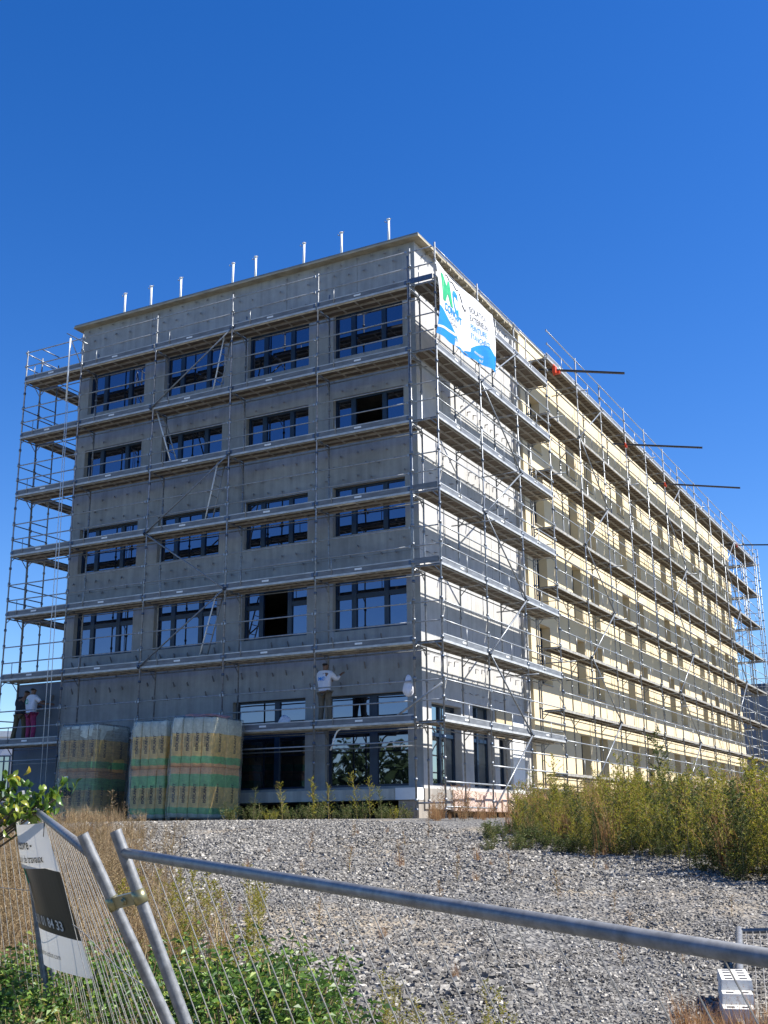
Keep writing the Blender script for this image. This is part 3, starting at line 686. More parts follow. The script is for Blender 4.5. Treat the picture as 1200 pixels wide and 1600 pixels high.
put_text(mb, 'M', 1.0, bf, 0, 0.22, 1.06, 0.95, 1.0, 0.035); put_text(mb, 'C', 0.78, bf, 1, 1.02, 1.0, 0.8, 1.2, 0.035)
put_text(mb, 'CONCEPT', 0.30, bf, 1, 0.35, 0.79, 0.95, 1, 0.008)
for k in range(2): put_text(mb, 'FAÇADES', 0.13, bf, 2, 0.62+0.1*k, 0.66-0.14*k, 1, 1)
for k, s_ in enumerate(('ISOLATION', 'EXTÉRIEURE', 'PEINTURE', 'ÉTANCHÉITÉ')):
    put_text(mb, s_, 0.26 if k < 3 else 0.24, bf, 2 if k < 2 else 1, 2.15+0.03*k, 1.42-0.27*k, 0.95, 1)
put_text(mb, 'contact', 0.16, bf, 3, 1.1, 0.14, 1, 1); put_text(mb, 'rénovation', 0.15, bf, 3, 2.5, 0.20, 1, 1); put_text(mb, 'neuf', 0.15, bf, 3, 2.9, 0.05, 1, 1)
for pts in (((0.60, 1.86), (0.80, 1.92), (0.95, 1.84)), ((0.98, 1.84), (1.2, 1.9), (1.42, 1.78), (1.55, 1.82)), ((1.62, 1.75), (1.75, 1.5)), ((1.72, 1.45), (1.9, 1.3), (1.95, 1.4))):
    for a_, b_ in zip(pts[:-1], pts[1:]): mb.tube(bf(*a_), bf(*b_), 0.012, 4, 2)
mb.build('lettering', [M['ban_g'], M['ban_b'], M['ban_k'], M['ban_w']], bnr, loc=off0)
mb = MB()
for u in (0.0, 0.33, 0.66, 1.0):
    for v in (0.0, 1.0): mb.path([ban(u, v), (0.03, ban(u, v)[1], ban(u, v)[2]+(0.25 if v else -0.12))], 0.008, 5)
mb.build('ties', M['black'], bnr, loc=off0)

# ------------------------------------------------------------------ insulation stacks
def band_mat(name, stops):
    m, nt, bs, out = mat(name); tc = nt.nodes.new('ShaderNodeTexCoord'); sp = nt.nodes.new('ShaderNodeSeparateXYZ'); nt.links.new(tc.outputs['Generated'], sp.inputs[0])
    n = noise(nt, 4, 3, 0.5); mth = nt.nodes.new('ShaderNodeMath'); mth.operation = 'MULTIPLY_ADD'; mth.inputs[1].default_value = 0.05; nt.links.new(n.outputs[0], mth.inputs[0]); nt.links.new(sp.outputs[2], mth.inputs[2])
    r = ramp(nt, mth.outputs[0], stops, True).outputs[0]
    n2 = noise(nt, 7, 6, 0.7); r = mix(nt, 1.0, r, ramp(nt, n2.outputs[0], [(0.3, g(0.62)), (0.7, g(1.15))]).outputs[0], 'MULTIPLY')
    nt.links.new(r, bs.inputs['Base Color']); bs.inputs['Roughness'].default_value = 0.35; bump(nt, bs, n2.outputs[0], 0.35, 0.02); return m
TAN = (0.95, 0.62, 0.20); GRN = (0.26, 0.55, 0.20); PALE = (0.66, 0.66, 0.52); ORG = (0.95, 0.52, 0.22)
M['pack_top'] = band_mat('upper_insulation_pack', [(0, ORG), (0.10, GRN), (0.24, TAN), (0.70, PALE)])
M['pack_bot'] = band_mat('lower_insulation_pack', [(0, PALE), (0.10, GRN), (0.22, TAN), (0.64, GRN), (0.88, ORG)])
M['ink'] = simple('printed_ink', (0.05, 0.035, 0.03), 0.5, 0, 0.1, 5)
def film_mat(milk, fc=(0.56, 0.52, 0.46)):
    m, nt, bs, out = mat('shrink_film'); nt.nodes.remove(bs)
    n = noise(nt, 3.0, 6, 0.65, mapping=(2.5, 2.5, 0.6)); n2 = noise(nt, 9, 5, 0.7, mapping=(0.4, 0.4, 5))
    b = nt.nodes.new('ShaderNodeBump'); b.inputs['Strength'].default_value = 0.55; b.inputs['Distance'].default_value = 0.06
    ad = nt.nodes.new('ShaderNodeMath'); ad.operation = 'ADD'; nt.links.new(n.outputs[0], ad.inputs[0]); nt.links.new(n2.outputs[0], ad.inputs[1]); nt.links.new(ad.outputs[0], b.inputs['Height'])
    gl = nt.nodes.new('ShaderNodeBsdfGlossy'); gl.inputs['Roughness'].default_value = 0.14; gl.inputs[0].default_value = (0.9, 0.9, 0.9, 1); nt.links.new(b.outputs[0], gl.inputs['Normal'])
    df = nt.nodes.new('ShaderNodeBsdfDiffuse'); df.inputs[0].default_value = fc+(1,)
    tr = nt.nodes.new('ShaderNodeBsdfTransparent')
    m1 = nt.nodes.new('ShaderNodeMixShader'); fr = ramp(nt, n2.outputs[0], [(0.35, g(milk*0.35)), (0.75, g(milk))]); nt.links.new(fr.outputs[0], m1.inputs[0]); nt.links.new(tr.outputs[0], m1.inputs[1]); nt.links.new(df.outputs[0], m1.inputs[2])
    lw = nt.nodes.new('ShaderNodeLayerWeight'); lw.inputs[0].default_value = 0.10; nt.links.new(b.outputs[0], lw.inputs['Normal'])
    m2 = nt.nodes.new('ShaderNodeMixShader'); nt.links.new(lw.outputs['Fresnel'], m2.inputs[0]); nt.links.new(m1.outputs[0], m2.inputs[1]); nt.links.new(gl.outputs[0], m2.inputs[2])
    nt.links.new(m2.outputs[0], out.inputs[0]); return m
def rbox(w, d, h, seed, r=0.07):
    """soft-cornered bulging pack, base centre at the origin"""
    nx, nz = 20, 10; V = []; F = []; rs = np.random.default_rng(seed); ph = rs.uniform(0, 6, 4)
    prof = [(0.0, 0.90), (0.02, 0.97)]+[(k/8, 1.0+0.012*math.sin(k*1.7+ph[0])) for k in range(1, 8)]+[(0.98, 0.97), (1.0, 0.90)]
    for (zf, sc) in prof:
        for j in range(nx*4//4*1):
            t = 2*math.pi*(j+0.5)/nx; cx, cy = math.cos(t), math.sin(t); e = 0.16
            x = math.copysign(abs(cx)**e, cx); y = math.copysign(abs(cy)**e, cy)
            V.append((x*w/2*sc, y*d/2*sc, zf*h+0.006*math.sin(3*t+ph[1])))
    n = len(prof)
    for i in range(n-1):
        for j in range(nx): a = i*nx+j; b = i*nx+(j+1) % nx; F.append((a, b, b+nx, a+nx))
    c0 = len(V); V.append((0, 0, 0)); V.append((0, 0, h))
    mb = MB(); mb.v = V; mb.f = F+[(c0, (j+1) % nx, j) for j in range(nx)]+[(c0+1, (n-1)*nx+j, (n-1)*nx+(j+1) % nx) for j in range(nx)]
    mb.m = [0]*len(mb.f); mb.sm = [True]*len(mb.f); return mb
def stack(x0, x1, label, lean, milk, seed):
    w = x1-x0; d = 1.35; e = empty('insulation_stack', (x0+w/2, -1.5+d/2, -2.36)); e.rotation_euler = (R(-0.6), R(lean), 0)
    e.location.y += {3: 0, 5: 0.25, 8: 0.1}[seed]; tag(e, label, 'insulation stack', 'film-wrapped stacks of insulation packs on the gravel')
    rs = random.Random(seed); n = 4; pw = w/n
    pm = simple('pallet_wood', (0.22, 0.17, 0.11), 0.85, 0, 0.3, 8); mb = MB()
    for k in range(3): mb.box(-w/2+k*(w-0.12)/2, -d/2, 0, -w/2+k*(w-0.12)/2+0.12, d/2, 0.07)
    mb.box(-w/2, -d/2, 0.07, w/2, d/2, 0.09); mb.build('pallet', pm, e)
    for tier in (0, 1):
        hh = 1.27
        for i in range(n):
            for j in range(2):
                px = -w/2+pw*(i+0.5)+rs.uniform(-.01, .01); py = -d/2+d/2*(j+0.5)+rs.uniform(-.015, .015)
                pk = rbox(pw*1.0, d/2*0.99, hh, seed*31+i*7+j+tier*50)
                o = pk.build('insulation_pack', M['pack_top'] if tier else M['pack_bot'], e, (px, py, 0.09+tier*(hh+0.005)), (0, 0, rs.uniform(-.03, .03)))
                if j == 0:
                    mb = MB(); yy = -d/4-0.005; zc = 0.36 if not tier else 0.40
                    put_text(mb, 'ISOLANT', 0.12, lambda u, v: (u, yy+0.0, v), 0, 0.07, zc, 1, 1, 0.004, rot90=True)
                    for k in range(4): mb.box(-0.08+k*0.03, yy-0.001, zc+0.1, -0.072+k*0.03, yy, zc+0.38)
                    mb.build('print', M['ink'], o)
                if i == n-1:
                    mb = MB(); xx = pw/2+0.005; put_text(mb, 'ISOLANT', 0.12, lambda u, v: (xx, u, v), 0, 0.05, 0.38, 1, 1, 0.004, rot90=True); mb.build('print', M['ink'], o)
    # wrinkled film
    nn, mm = 56, 30; V = []; F = []
    for k in range(mm+1):
        zf = k/mm; z = 0.05+2.60*zf
        for j in range(nn):
            t = 2*math.pi*(j+0.5)/nn; cx, cy = math.cos(t), math.sin(t); x = math.copysign(abs(cx)**0.12, cx); y = math.copysign(abs(cy)**0.12, cy)
            wob = 0.028+0.022*math.sin(9*t+zf*5+seed)+0.018*math.sin(17*t-zf*11+seed*2); sh = 1.0 if zf < 0.96 else 0.96
            V.append((x*(w/2+wob)*sh, y*(d/2+wob)*sh, z+0.03*math.sin(5*t+seed)*(zf > 0.95)))
    for k in range(mm):
        for j in range(nn): a = k*nn+j; b = k*nn+(j+1) % nn; F.append((a, b, b+nn, a+nn))
    mb = MB(); mb.v = V+[(0, 0, 2.72)]; mb.f = F+[(len(V), mm*nn+j, mm*nn+(j+1) % nn) for j in range(nn)]; mb.m = [0]*len(mb.f); mb.sm = [True]*len(mb.f)
    mb.build('film_wrap', film_mat(milk, (0.36, 0.33, 0.27) if seed == 8 else (0.80, 0.74, 0.60)), e)  # leftmost film tinted darker to carry the shade it stands in
    return e, w, d
e1, w_, d_ = stack(-7.34, -6.02, 'rightmost insulation stack, glossy film and a reddish sheet on top, leaning a little right', 2.0, 0.16, 3)
o = lump('top_sheet', (-6.6, -0.9, 0.33), 0.55, 0.5, 0.05, 'x', 'x', 9, simple('pink_sheet', (0.62, 0.30, 0.28), 0.5, 0, 0.2, 5))
for k in ('label', 'category'): del o[k]
o.parent = e1; o.location = (0.0, 0.0, 2.70)
stack(-8.82, -7.66, 'middle insulation stack, half hidden behind the rightmost one', 0.4, 0.18, 5)
e3, w3, d3 = stack(-11.32, -9.98, 'leftmost insulation stack, milkiest film toned darker for shade, with scribbled marks and a small white label', 0.9, 0.60, 8)
mb = MB(); fnp = lambda u, v: (u, -d3/2-0.085, v)
mb.box(-0.33, -d3/2-0.088, 1.12, -0.20, -d3/2-0.083, 1.24, 1)
put_text(mb, '(80', 0.32, fnp, 0, -0.44, 0.72, 1.0, 1, 0.004); mb.box(-0.30, -d3/2-0.086, 0.66, -0.13, -d3/2-0.084, 0.68, 0)
mb.build('marking', [M['black'], M['white']], e3)

# ------------------------------------------------------------------ people
def skin_obj(name, parent, pts, edges, rad, m, root=0, lvl=1):
    me = bpy.data.meshes.new(name); me.from_pydata([tuple(p) for p in pts], edges, []); me.materials.append(m)
    o = link(name, me, parent); md = o.modifiers.new('skin', 'SKIN'); md.use_smooth_shade = True
    sv = me.skin_vertices[0].data
    for i, r in enumerate(rad): sv[i].radius = r if isinstance(r, tuple) else (r, r); sv[i].use_root = (i == root)
    s = o.modifiers.new('sub', 'SUBSURF'); s.levels = lvl; s.render_levels = lvl; return o
M['skin'] = simple('skin', (0.20, 0.11, 0.07), 0.55, 0, 0.08, 20); M['hair'] = simple('black_hair', (0.008, 0.007, 0.007), 0.7, 0, 0.3, 60, 0.4)
M['shoe'] = simple('work_shoe', (0.03, 0.03, 0.035), 0.6, 0, 0.2, 20)
def person(loc, rz, label, J, shirt, trousers, sleeve=0.5, emblem=None):
    e = empty('person', loc, rz); tag(e, label, 'person')
    k = ['pelvis', 'waist', 'chest', 'neck', 'head', 'crown']
    pts = [J[n] for n in k]; rad = [(0.14, 0.095), (0.125, 0.085), (0.155, 0.095), 0.055, (0.078, 0.092), (0.065, 0.075)]; ed = [(0, 1), (1, 2), (2, 3), (3, 4), (4, 5)]
    def chain(root, names, rr):
        prev = root
        for n_, r_ in zip(names, rr): pts.append(J[n_]); rad.append(r_); ed.append((prev, len(pts)-1)); prev = len(pts)-1
        return prev
    for s in ('L', 'R'):
        chain(0, ['hip'+s, 'knee'+s, 'ank'+s, 'toe'+s], [0.085, 0.055, 0.04, 0.035])
        h = chain(2, ['sh'+s, 'el'+s, 'wr'+s, 'palm'+s], [0.055, 0.042, 0.028, (0.036, 0.018)])
        w = Vector(J['palm'+s]); dv = (w-Vector(J['wr'+s])).normalized(); sd_ = dv.cross(Vector((0, 1, 0.2))).normalized()
        for q, (of, L) in enumerate(((-0.03, 0.065), (-0.01, 0.08), (0.01, 0.085), (0.028, 0.07), (-0.05, 0.045))):
            a = w+sd_*of+dv*(0.02 if q < 4 else -0.03); b = a+dv*L*0.55+Vector((0, 0.012, -0.008)); c = b+dv*L*0.45+Vector((0, 0.015, -0.015))
            i0 = len(pts); pts.extend([a, b, c]); rad.extend([0.009, 0.009, 0.008]); ed.extend([(h, i0), (i0, i0+1), (i0+1, i0+2)])
    # face: nose and ears
    hd = Vector(J['head']); i0 = len(pts); pts.append(hd+Vector((0, 0.10, 0.0))); rad.append(0.018); ed.append((4, i0))
    for s_ in (-1, 1): pts.append(hd+Vector((0.085*s_, 0, 0))); rad.append(0.014); ed.append((4, len(pts)-1))
    skin_obj('body', e, pts, ed, rad, M['skin'])
    # shirt
    V = Vector; sh = [J['waist'], J['chest'], V(J['neck'])-V((0, 0, 0.05)), V(J['pelvis'])+V((0, 0, 0.02))]; rd = [(0.185, 0.145), (0.215, 0.155), (0.085, 0.085), (0.19, 0.145)]; ee = [(3, 0), (0, 1), (1, 2)]
    for s in ('L', 'R'):
        a, b = V(J['sh'+s]), V(J['el'+s]); c = V(J['wr'+s]); i0 = len(sh); sh += [a, b.lerp(a, 1-min(1, sleeve*2))]; rd += [0.088, 0.07]; ee += [(1, i0), (i0, i0+1)]
        if sleeve > 0.5: sh.append(b.lerp(c, (sleeve-0.5)*1.8)); rd.append(0.048); ee.append((i0+1, i0+2))
    so = skin_obj('shirt', e, sh, ee, rd, shirt, 0)
    tr = [V(J['pelvis'])+V((0, 0, 0.05))]; rd = [(0.165, 0.12)]; ee = []
    for s in ('L', 'R'):
        i0 = len(tr); tr += [J['hip'+s], J['knee'+s], V(J['ank'+s])+V((0, 0, 0.03))]; rd += [0.105, 0.078, 0.068]; ee += [(0, i0), (i0, i0+1), (i0+1, i0+2)]
    skin_obj('trousers', e, tr, ee, rd, trousers, 0)
    for s in ('L', 'R'): skin_obj('shoe', e, [J['ank'+s], V(J['toe'+s])+V((0, 0.02, 0)), V(J['ank'+s])+V((0, -0.05, -0.04))], [(0, 1), (0, 2)], [0.052, 0.042, 0.042], M['shoe'])
    skin_obj('hair', e, [V(J['head'])+V((0, -0.03, 0.0)), V(J['crown'])+V((0, -0.02, 0.01))], [(0, 1)], [(0.104, 0.100), (0.086, 0.088)], M['hair'])
    if emblem: emblem(so, J)
    return e
Js = dict(pelvis=(0, 0, 0.93), waist=(0, 0.0, 1.10), chest=(0, 0.01, 1.33), neck=(0, 0.02, 1.50), head=(0, 0.04, 1.62), crown=(0, 0.04, 1.70),
          hipL=(-0.10, 0, 0.88), kneeL=(-0.12, 0.03, 0.49), ankL=(-0.13, -0.02, 0.09), toeL=(-0.15, 0.14, 0.04), hipR=(0.10, 0, 0.88), kneeR=(0.13, 0.04, 0.49), ankR=(0.16, 0.0, 0.09), toeR=(0.20, 0.15, 0.04),
          shL=(-0.19, 0.01, 1.42), elL=(-0.24, 0.10, 1.18), wrL=(-0.12, 0.30, 1.24), palmL=(-0.09, 0.37, 1.27), shR=(0.19, 0.01, 1.42), elR=(0.29, 0.14, 1.25), wrR=(0.30, 0.34, 1.42), palmR=(0.30, 0.40, 1.46))
M['shirt_w'] = simple('white_shirt', (0.66, 0.69, 0.76), 0.8, 0, 0.07, 8, 0.3); M['khaki'] = simple('khaki_trousers', (0.13, 0.115, 0.085), 0.85, 0, 0.2, 10, 0.3)
M['magenta'] = simple('magenta_trousers', (0.26, 0.03, 0.10), 0.8, 0, 0.2, 10, 0.3); M['darkc'] = simple('dark_work_clothes', (0.025, 0.028, 0.035), 0.85, 0, 0.2, 10, 0.3)
M['olive'] = simple('olive_trousers', (0.10, 0.09, 0.05), 0.85, 0, 0.2, 10, 0.3)
def emb_mc(so, J):
    mb = MB(); put_text(mb, 'MC', 0.14, lambda u, v: (u, -0.165, v), 0, -0.10, 1.22, 1.0, 1, 0.004); mb.build('shirt_print', M['ban_b'], so)
def emb_round(so, J):
    mb = MB()
    for k in range(14):
        a = 2*math.pi*k/14; b = 2*math.pi*(k+1)/14
        mb.poly([(0.07*math.cos(a)-0.03, -0.165, 1.28+0.08*math.sin(a)), (0.07*math.cos(b)-0.03, -0.165, 1.28+0.08*math.sin(b)), (0.045*math.cos(b)-0.03, -0.165, 1.28+0.05*math.sin(b)), (0.045*math.cos(a)-0.03, -0.165, 1.28+0.05*math.sin(a))])
    mb.build('shirt_print', M['ban_g'], so)
person((-3.72, 0.46, 0.02), R(-4), 'lone worker in white long-sleeved top and khaki trousers on the lowest deck', Js, M['shirt_w'], M['khaki'], 0.9, emb_mc)
J2 = dict(Js); J2.update(elR=(0.34, 0.10, 1.22), wrR=(0.42, 0.30, 1.22), palmR=(0.45, 0.36, 1.22), elL=(-0.22, 0.18, 1.22), wrL=(-0.1, 0.38, 1.30), palmL=(-0.08, 0.44, 1.33), ankL=(-0.11, 0, .09), toeL=(-0.12, .15, .04), ankR=(0.13, 0, .09), toeR=(0.15, .15, .04))
person((-14.28, 0.42, 0.02), R(-8), 'worker in white T-shirt and magenta trousers at the left end of the lowest deck', J2, M['shirt_w'], M['magenta'], 0.42, emb_round)
J3 = dict(J2); J3.update(chest=(0.06, 0.05, 1.31), neck=(0.09, 0.08, 1.47), head=(0.12, 0.11, 1.59), crown=(0.13, 0.12, 1.67), shL=(-0.13, 0.04, 1.40), shR=(0.24, 0.05, 1.41), ankL=(-0.22, -0.02, .09), toeL=(-0.24, .13, .04), kneeL=(-0.17, .05, .49))
person((-14.78, 0.48, 0.02), R(25), 'dark-clothed worker leaning in behind the one in magenta trousers, far left deck', J3, M['darkc'], M['olive'], 0.9)

# ------------------------------------------------------------------ foreground fence
def V3(*a): return Vector(a)
def fence_panel(name, label, TL, TR, wL, wR, Lh, gap, n_h, group, rail_r=0.019, post_r=0.021, over=0.08, wire=0.0018, tmid=True, left_post=True, right_post=True, stubw=None):
    TL, TR, wL, wR = map(Vector, (TL, TR, wL, wR)); wL.normalize(); wR.normalize()
    e = empty(name, TL+wL*Lh); o_ = -(TL+wL*Lh); tag(e, label, 'fence panel', group)
    mb = MB(); mb.tube(TL+o_, TR+o_, rail_r, 16); mb.build('top_rail', M['fence'], e)
    mb = MB(); mb.tube(TL+wL*(Lh-0.12)+o_, TR+wR*(Lh-0.12)+o_, rail_r, 12); mb.build('bottom_rail', M['fence'], e)
    for (on, T_, w) in ((left_post, TL, wL), (right_post, TR, wR)):
        if on:
            mb = MB(); mb.tube(T_-w*over+o_, T_+w*Lh+o_, post_r, 18, caps=False)
            # hollow end
            mb.tube(T_-w*over+o_, T_-w*(over-0.10)+o_, post_r-0.003, 14, 1, caps=False); mb.build('post', [M['fence'], M['black']], e)
    L = (TR-TL).length; n = int(L/gap); mb = MB()
    for k in range(1, n):
        f = k/n; p = TL.lerp(TR, f); w = wL.lerp(wR, f); q = p+w*(Lh-0.12); md = p.lerp(q, 0.5)+Vector((random.uniform(-.004, .004),)*3)
        mb.path([p+o_, md+o_, q+o_], wire, 5)
    for k in range(n_h):
        f = 0.30+k*0.28 if n_h < 6 else 0.04+k*(0.92/n_h)
        sag = 0.012
        pts = [TL.lerp(TR, i/8).lerp(TL.lerp(TR, i/8)+wL.lerp(wR, i/8)*Lh, f)+o_+Vector((0, 0, -sag*math.sin(i*1.3))) for i in range(9)]
        mb.path(pts, wire*1.1, 5)
    mb.build('wire_mesh', M['wire'], e); return e
M['fence'] = simple('fence_tube_steel', (0.20, 0.205, 0.205), 0.45, 0.35, 0.35, 30); M['wire'] = simple('fence_wire', (0.36, 0.34, 0.30), 0.5, 0.35, 0.3, 20)
FG = 'leaning site fence panels in the foreground'
A_TL = V3(9.470, -22.809, -2.700); A_u = (V3(11.821, -23.861, -2.855)-A_TL).normalized()
fence_panel('site_fence_panel', 'nearest mesh fence panel, its thick top tube crossing the picture to the right', A_TL, A_TL+A_u*3.45, (0.222, 0.150, -0.632), (0.29, 0.12, -0.632), 2.0, 0.105, 4, FG, rail_r=0.0172)
fence_panel('site_fence_panel', 'receding mesh fence panel that carries the black and white notice sheet', (6.937, -20.699, -2.480), (9.262, -22.738, -2.708), (0.272, 0.077, -1.278), (0.234, 0.242, -0.652), 1.85, 0.10, 4, FG)
fence_panel('site_fence_panel', 'mesh fence panel behind green leaves at the left edge of the picture', (3.9, -19.4, -2.35), (6.88, -20.72, -2.46), (0.30, 0.05, -1.2), (0.272, 0.077, -1.278), 1.75, 0.10, 4, FG)
# clamp joining two panels
e = empty('fence_clamp', (9.41, -22.72, -2.86)); tag(e, 'brass-coloured clamp joining the two front fence posts', 'clamp')
M['brass'] = island('yellow_zinc_clamp', [(0, (0.30, 0.22, 0.08)), (0.5, (0.26, 0.27, 0.15)), (1, (0.42, 0.26, 0.16))], 0.35)
M['brass'].node_tree.nodes['Principled BSDF'].inputs['Metallic'].default_value = 0.75
pB = V3(9.262, -22.738, -2.708)+V3(0.234, 0.242, -0.652).normalized()*0.19; pA = A_TL+V3(0.222, 0.150, -0.632).normalized()*0.16; c0 = V3(9.41, -22.72, -2.86)
for p, w in ((pB, V3(0.234, 0.242, -0.652).normalized()), (pA, V3(0.222, 0.150, -0.632).normalized())):
    mb = MB(); mb.tube(p-w*0.024-c0, p+w*0.024-c0, 0.0245, 16); mb.build('collar', M['brass'], e)
mb = MB(); md = (pA+pB)/2-c0; ax = (pA-pB)/2; vv = V3(0.25, 0.2, -0.65).normalized(); mb.obox(md, ax, vv*0.021, ax.cross(vv).normalized()*0.010); nn_ = ax.cross(vv).normalized()
if nn_.dot(V3(*CP)-c0) < 0: nn_ = -nn_
mb.tube(md, md+nn_*0.022, 0.011, 6); mb.tube(md, md+nn_*0.016, 0.015, 12); mb.build('bolt_plate', M['brass'], e)

# notice sheet on the receding panel
def notice(a, v, off=0.0):
    """a 0 right edge .. 1 far edge, v 0 top .. 1 bottom"""
    Rt = V3(7.752, -21.410, -2.580); Lt = V3(7.09, -20.84, -2.521); Rb = V3(8.051, -21.306, -3.339); Lb = V3(7.36, -20.74, -3.28)
    p = Rt.lerp(Lt, a).lerp(Rb.lerp(Lb, a), v)
    n_ = V3(-0.66, -0.75, 0.0); b_ = (0.11+0.08*v+0.01*math.sin(v*6))*max(0.0, math.sin(math.pi*a))**0.85+0.012
    p = p+n_*(b_+off); p.z += (0.03*math.sin(math.pi*a)*(-1 if v < 0.3 else 1)-0.05*a*v); return p
nt_e = empty('notice_sheet', (7.7, -21.3, -3.3)); tag(nt_e, 'curling white and black notice sheet tied on the receding fence panel', 'sign'); no = V3(-7.7, 21.3, 3.3)
mb = MB(); na, nv_ = 28, 34
for i in range(na):
    for j in range(nv_):
        vm = (j+0.5)/nv_; m_ = 1 if 0.31 < vm < 0.775 else 0
        mb.poly([notice(i/na, j/nv_), notice((i+1)/na, j/nv_), notice((i+1)/na, (j+1)/nv_), notice(i/na, (j+1)/nv_)], m_, True)
M['pvc'] = cloth_mat('notice_white', (0.74, 0.72, 0.66)); M['pvc_k'] = simple('notice_black', (0.020, 0.022, 0.012), 0.35, 0, 0.15, 3)
mb.build('sheet', [M['pvc'], M['pvc_k']], nt_e, loc=no)
mb = MB(); nf = lambda u, v: notice(0.97-u, 0.0-v, 0.004)
def ntxt(s, size, a_right, v, m, su=1.0, bold=0.0): put_text(mb, s, size, lambda u, w: notice(-u, v-w, 0.005), m, -a_right, 0, su, 1.0, bold, 'RIGHT')
ntxt("Maîtrise d'œuvre -", 0.095, 0.19, 0.165, 0, 0.8, 0.002); ntxt('et suivi de travaux', 0.075, 0.10, 0.255, 0, 0.8, 0.001)
ntxt('06 31 01 84 33', 0.085, 0.10, 0.725, 1, 0.85, 0.002); ntxt('M & M', 0.2, 0.42, 0.60, 1, 0.7)
ntxt('34 000', 0.05, 0.50, 0.835, 0, 0.8); ntxt('contact@maitrise-action.com', 0.05, 0.20, 0.925, 0, 0.75)
for k in range(8):
    t0, t1 = k/8, (k+1)/8; q = lambda t: notice(0.62-0.17*t, 0.34+0.13*t*t, 0.005); mb.tube(q(t0), q(t1), 0.004, 4, 2)
mb.build('lettering', [M['pvc_k'], M['pvc'], M['ban_g']], nt_e, loc=no)
mb = MB()
for (a, v) in ((0, 0), (1, 0), (0, 1)):
    p = notice(a, v); mb.path([p, p+V3(0.01, 0.01, 0.04)], 0.004, 5); mb.path([p, p+V3(0.0, 0, -0.07)], 0.003, 4)
mb.build('cable_ties', M['black'], nt_e, loc=no)

# concrete feet and flat panels on the right
def foot(s_, lift, h, label):
    p = st(s_, 2.40*s_/8.55); z = float(gz(*st(8.55, 2.40)))+lift
    e = empty('concrete_block', (p[0], p[1], z), math.atan2(RH[1], RH[0])-R(13)); tag(e, label, 'concrete block', 'stepped pile of concrete blocks')
    mb = MB(); w, l = 0.108, 0.34
    b = len(mb.v); mb.v += [(-w, -l, 0), (w, -l, 0), (w, l, 0), (-w, l, 0), (-w*.93, -l*.97, h), (w*.93, -l*.97, h), (w*.93, l*.97, h), (-w*.93, l*.97, h)]
    for q in ((0, 3, 2, 1), (4, 5, 6, 7), (0, 1, 5, 4), (1, 2, 6, 5), (2, 3, 7, 6), (3, 0, 4, 7)): mb.f.append(tuple(b+i for i in q)); mb.m.append(0); mb.sm.append(False)
    for yy in (-0.25, -0.08, 0.09, 0.25):
        for xx in (-0.05, 0.05): mb.box(xx-0.026, yy-0.03, h-0.02, xx+0.026, yy+0.03, h+0.0015, 1)
    mb.build('block', [M['footcon'], M['black']], e)
foot(8.55, -0.02, 0.15, 'bottom concrete block of the stepped pile'); foot(8.75, 0.131, 0.065, 'middle concrete block of the stepped pile'); foot(8.95, 0.197, 0.065, 'top concrete block of the stepped pile, farthest back')
def flat_panel(s0, t0, s1, t1, lift, label, dark=False):
    """fence panel lying on the ground; near left corner (s0,t0), far left corner (s1,t1)"""
    a = st(s0, t0); b_ = st(s1, t1); A = V3(a[0], a[1], float(gz(*a))+lift); B = V3(b_[0], b_[1], float(gz(*b_))+lift+0.06)
    rr = V3(RH[0], RH[1], 0.02); A2 = A+rr*3.4; B2 = B+rr*3.4; A2.z = max(A2.z, float(gz(A2.x, A2.y))+lift); B2.z = max(B2.z, float(gz(B2.x, B2.y))+lift)
    fence_panel('flat_fence_panel', label, B, B2, A-B, A2-B2, (A-B).length, 0.06, 12, 'galvanised fence panels lying flat on the gravel', post_r=0.03, rail_r=0.024, wire=0.0028)
flat_panel(8.15, 2.30, 10.7, 3.08, 0.10, 'upper of the fence panels lying flat at the lower right corner'); flat_panel(8.3, 2.95, 10.5, 3.35, 0.04, 'lower of the fence panels lying flat at the lower right corner')
pp = st(12.3, 5.6); zp = float(gz(*pp)); mb = MB(); mb.tube((0, 0, -0.05), (0, 0, 2.0), 0.035, 10)  # unseen post, added to throw a shadow streak across the gravel
tag(mb.build('shadow_post', M['galv'], loc=(pp[0], pp[1], zp)), 'steel post added out of view at the right for its shadow', 'post')

# ------------------------------------------------------------------ neighbouring buildings
def far_building(x0, y0, rz, w, d, h, zb_, wallm, wins, label, ribs=False, cap=None):
    e = empty('neighbour_building', (x0, y0, zb_), rz); tag(e, label, 'building')
    mb = MB(); mb.box(0, 0, 0, w, d, h)
    if ribs:
        x = 0.3
        while x < w: mb.box(x, -0.04, 0.1, x+0.12, -0.002, h-0.3); x += 0.5
    mb.build('wall', wallm, e); mb = MB(); mb.box(-0.1, -0.12, h+0.002, w+0.1, d+0.1, h+0.35); mb.build('roof_edge', cap or M['white'], e)
    for (a, b_, c, dd) in wins:
        mb = MB(); mb.box(a-.08, -0.10, c-.08, b_+.08, -0.045, dd+.08); o = mb.build('window', M['navy'], e); mb = MB(); mb.box(a, -0.12, c, (a+b_)/2-.05, -0.102, dd); mb.box((a+b_)/2+.05, -0.12, c, b_, -0.102, dd); mb.build('pane', M['glass_side'], o)
far_building(-66.5, 13.2, R(27.5), 28.3, 12, 5.5, -2.4, simple('pale_grey_cladding', (0.62, 0.64, 0.68), 0.7, 0, 0.06, 1.0), [(27.6-.1, 28.1, 1.9, 4.3), (20, 22, 1.9, 4.3), (24, 25.5, 1.9, 4.3)], 'distant pale grey flat building at the left edge')
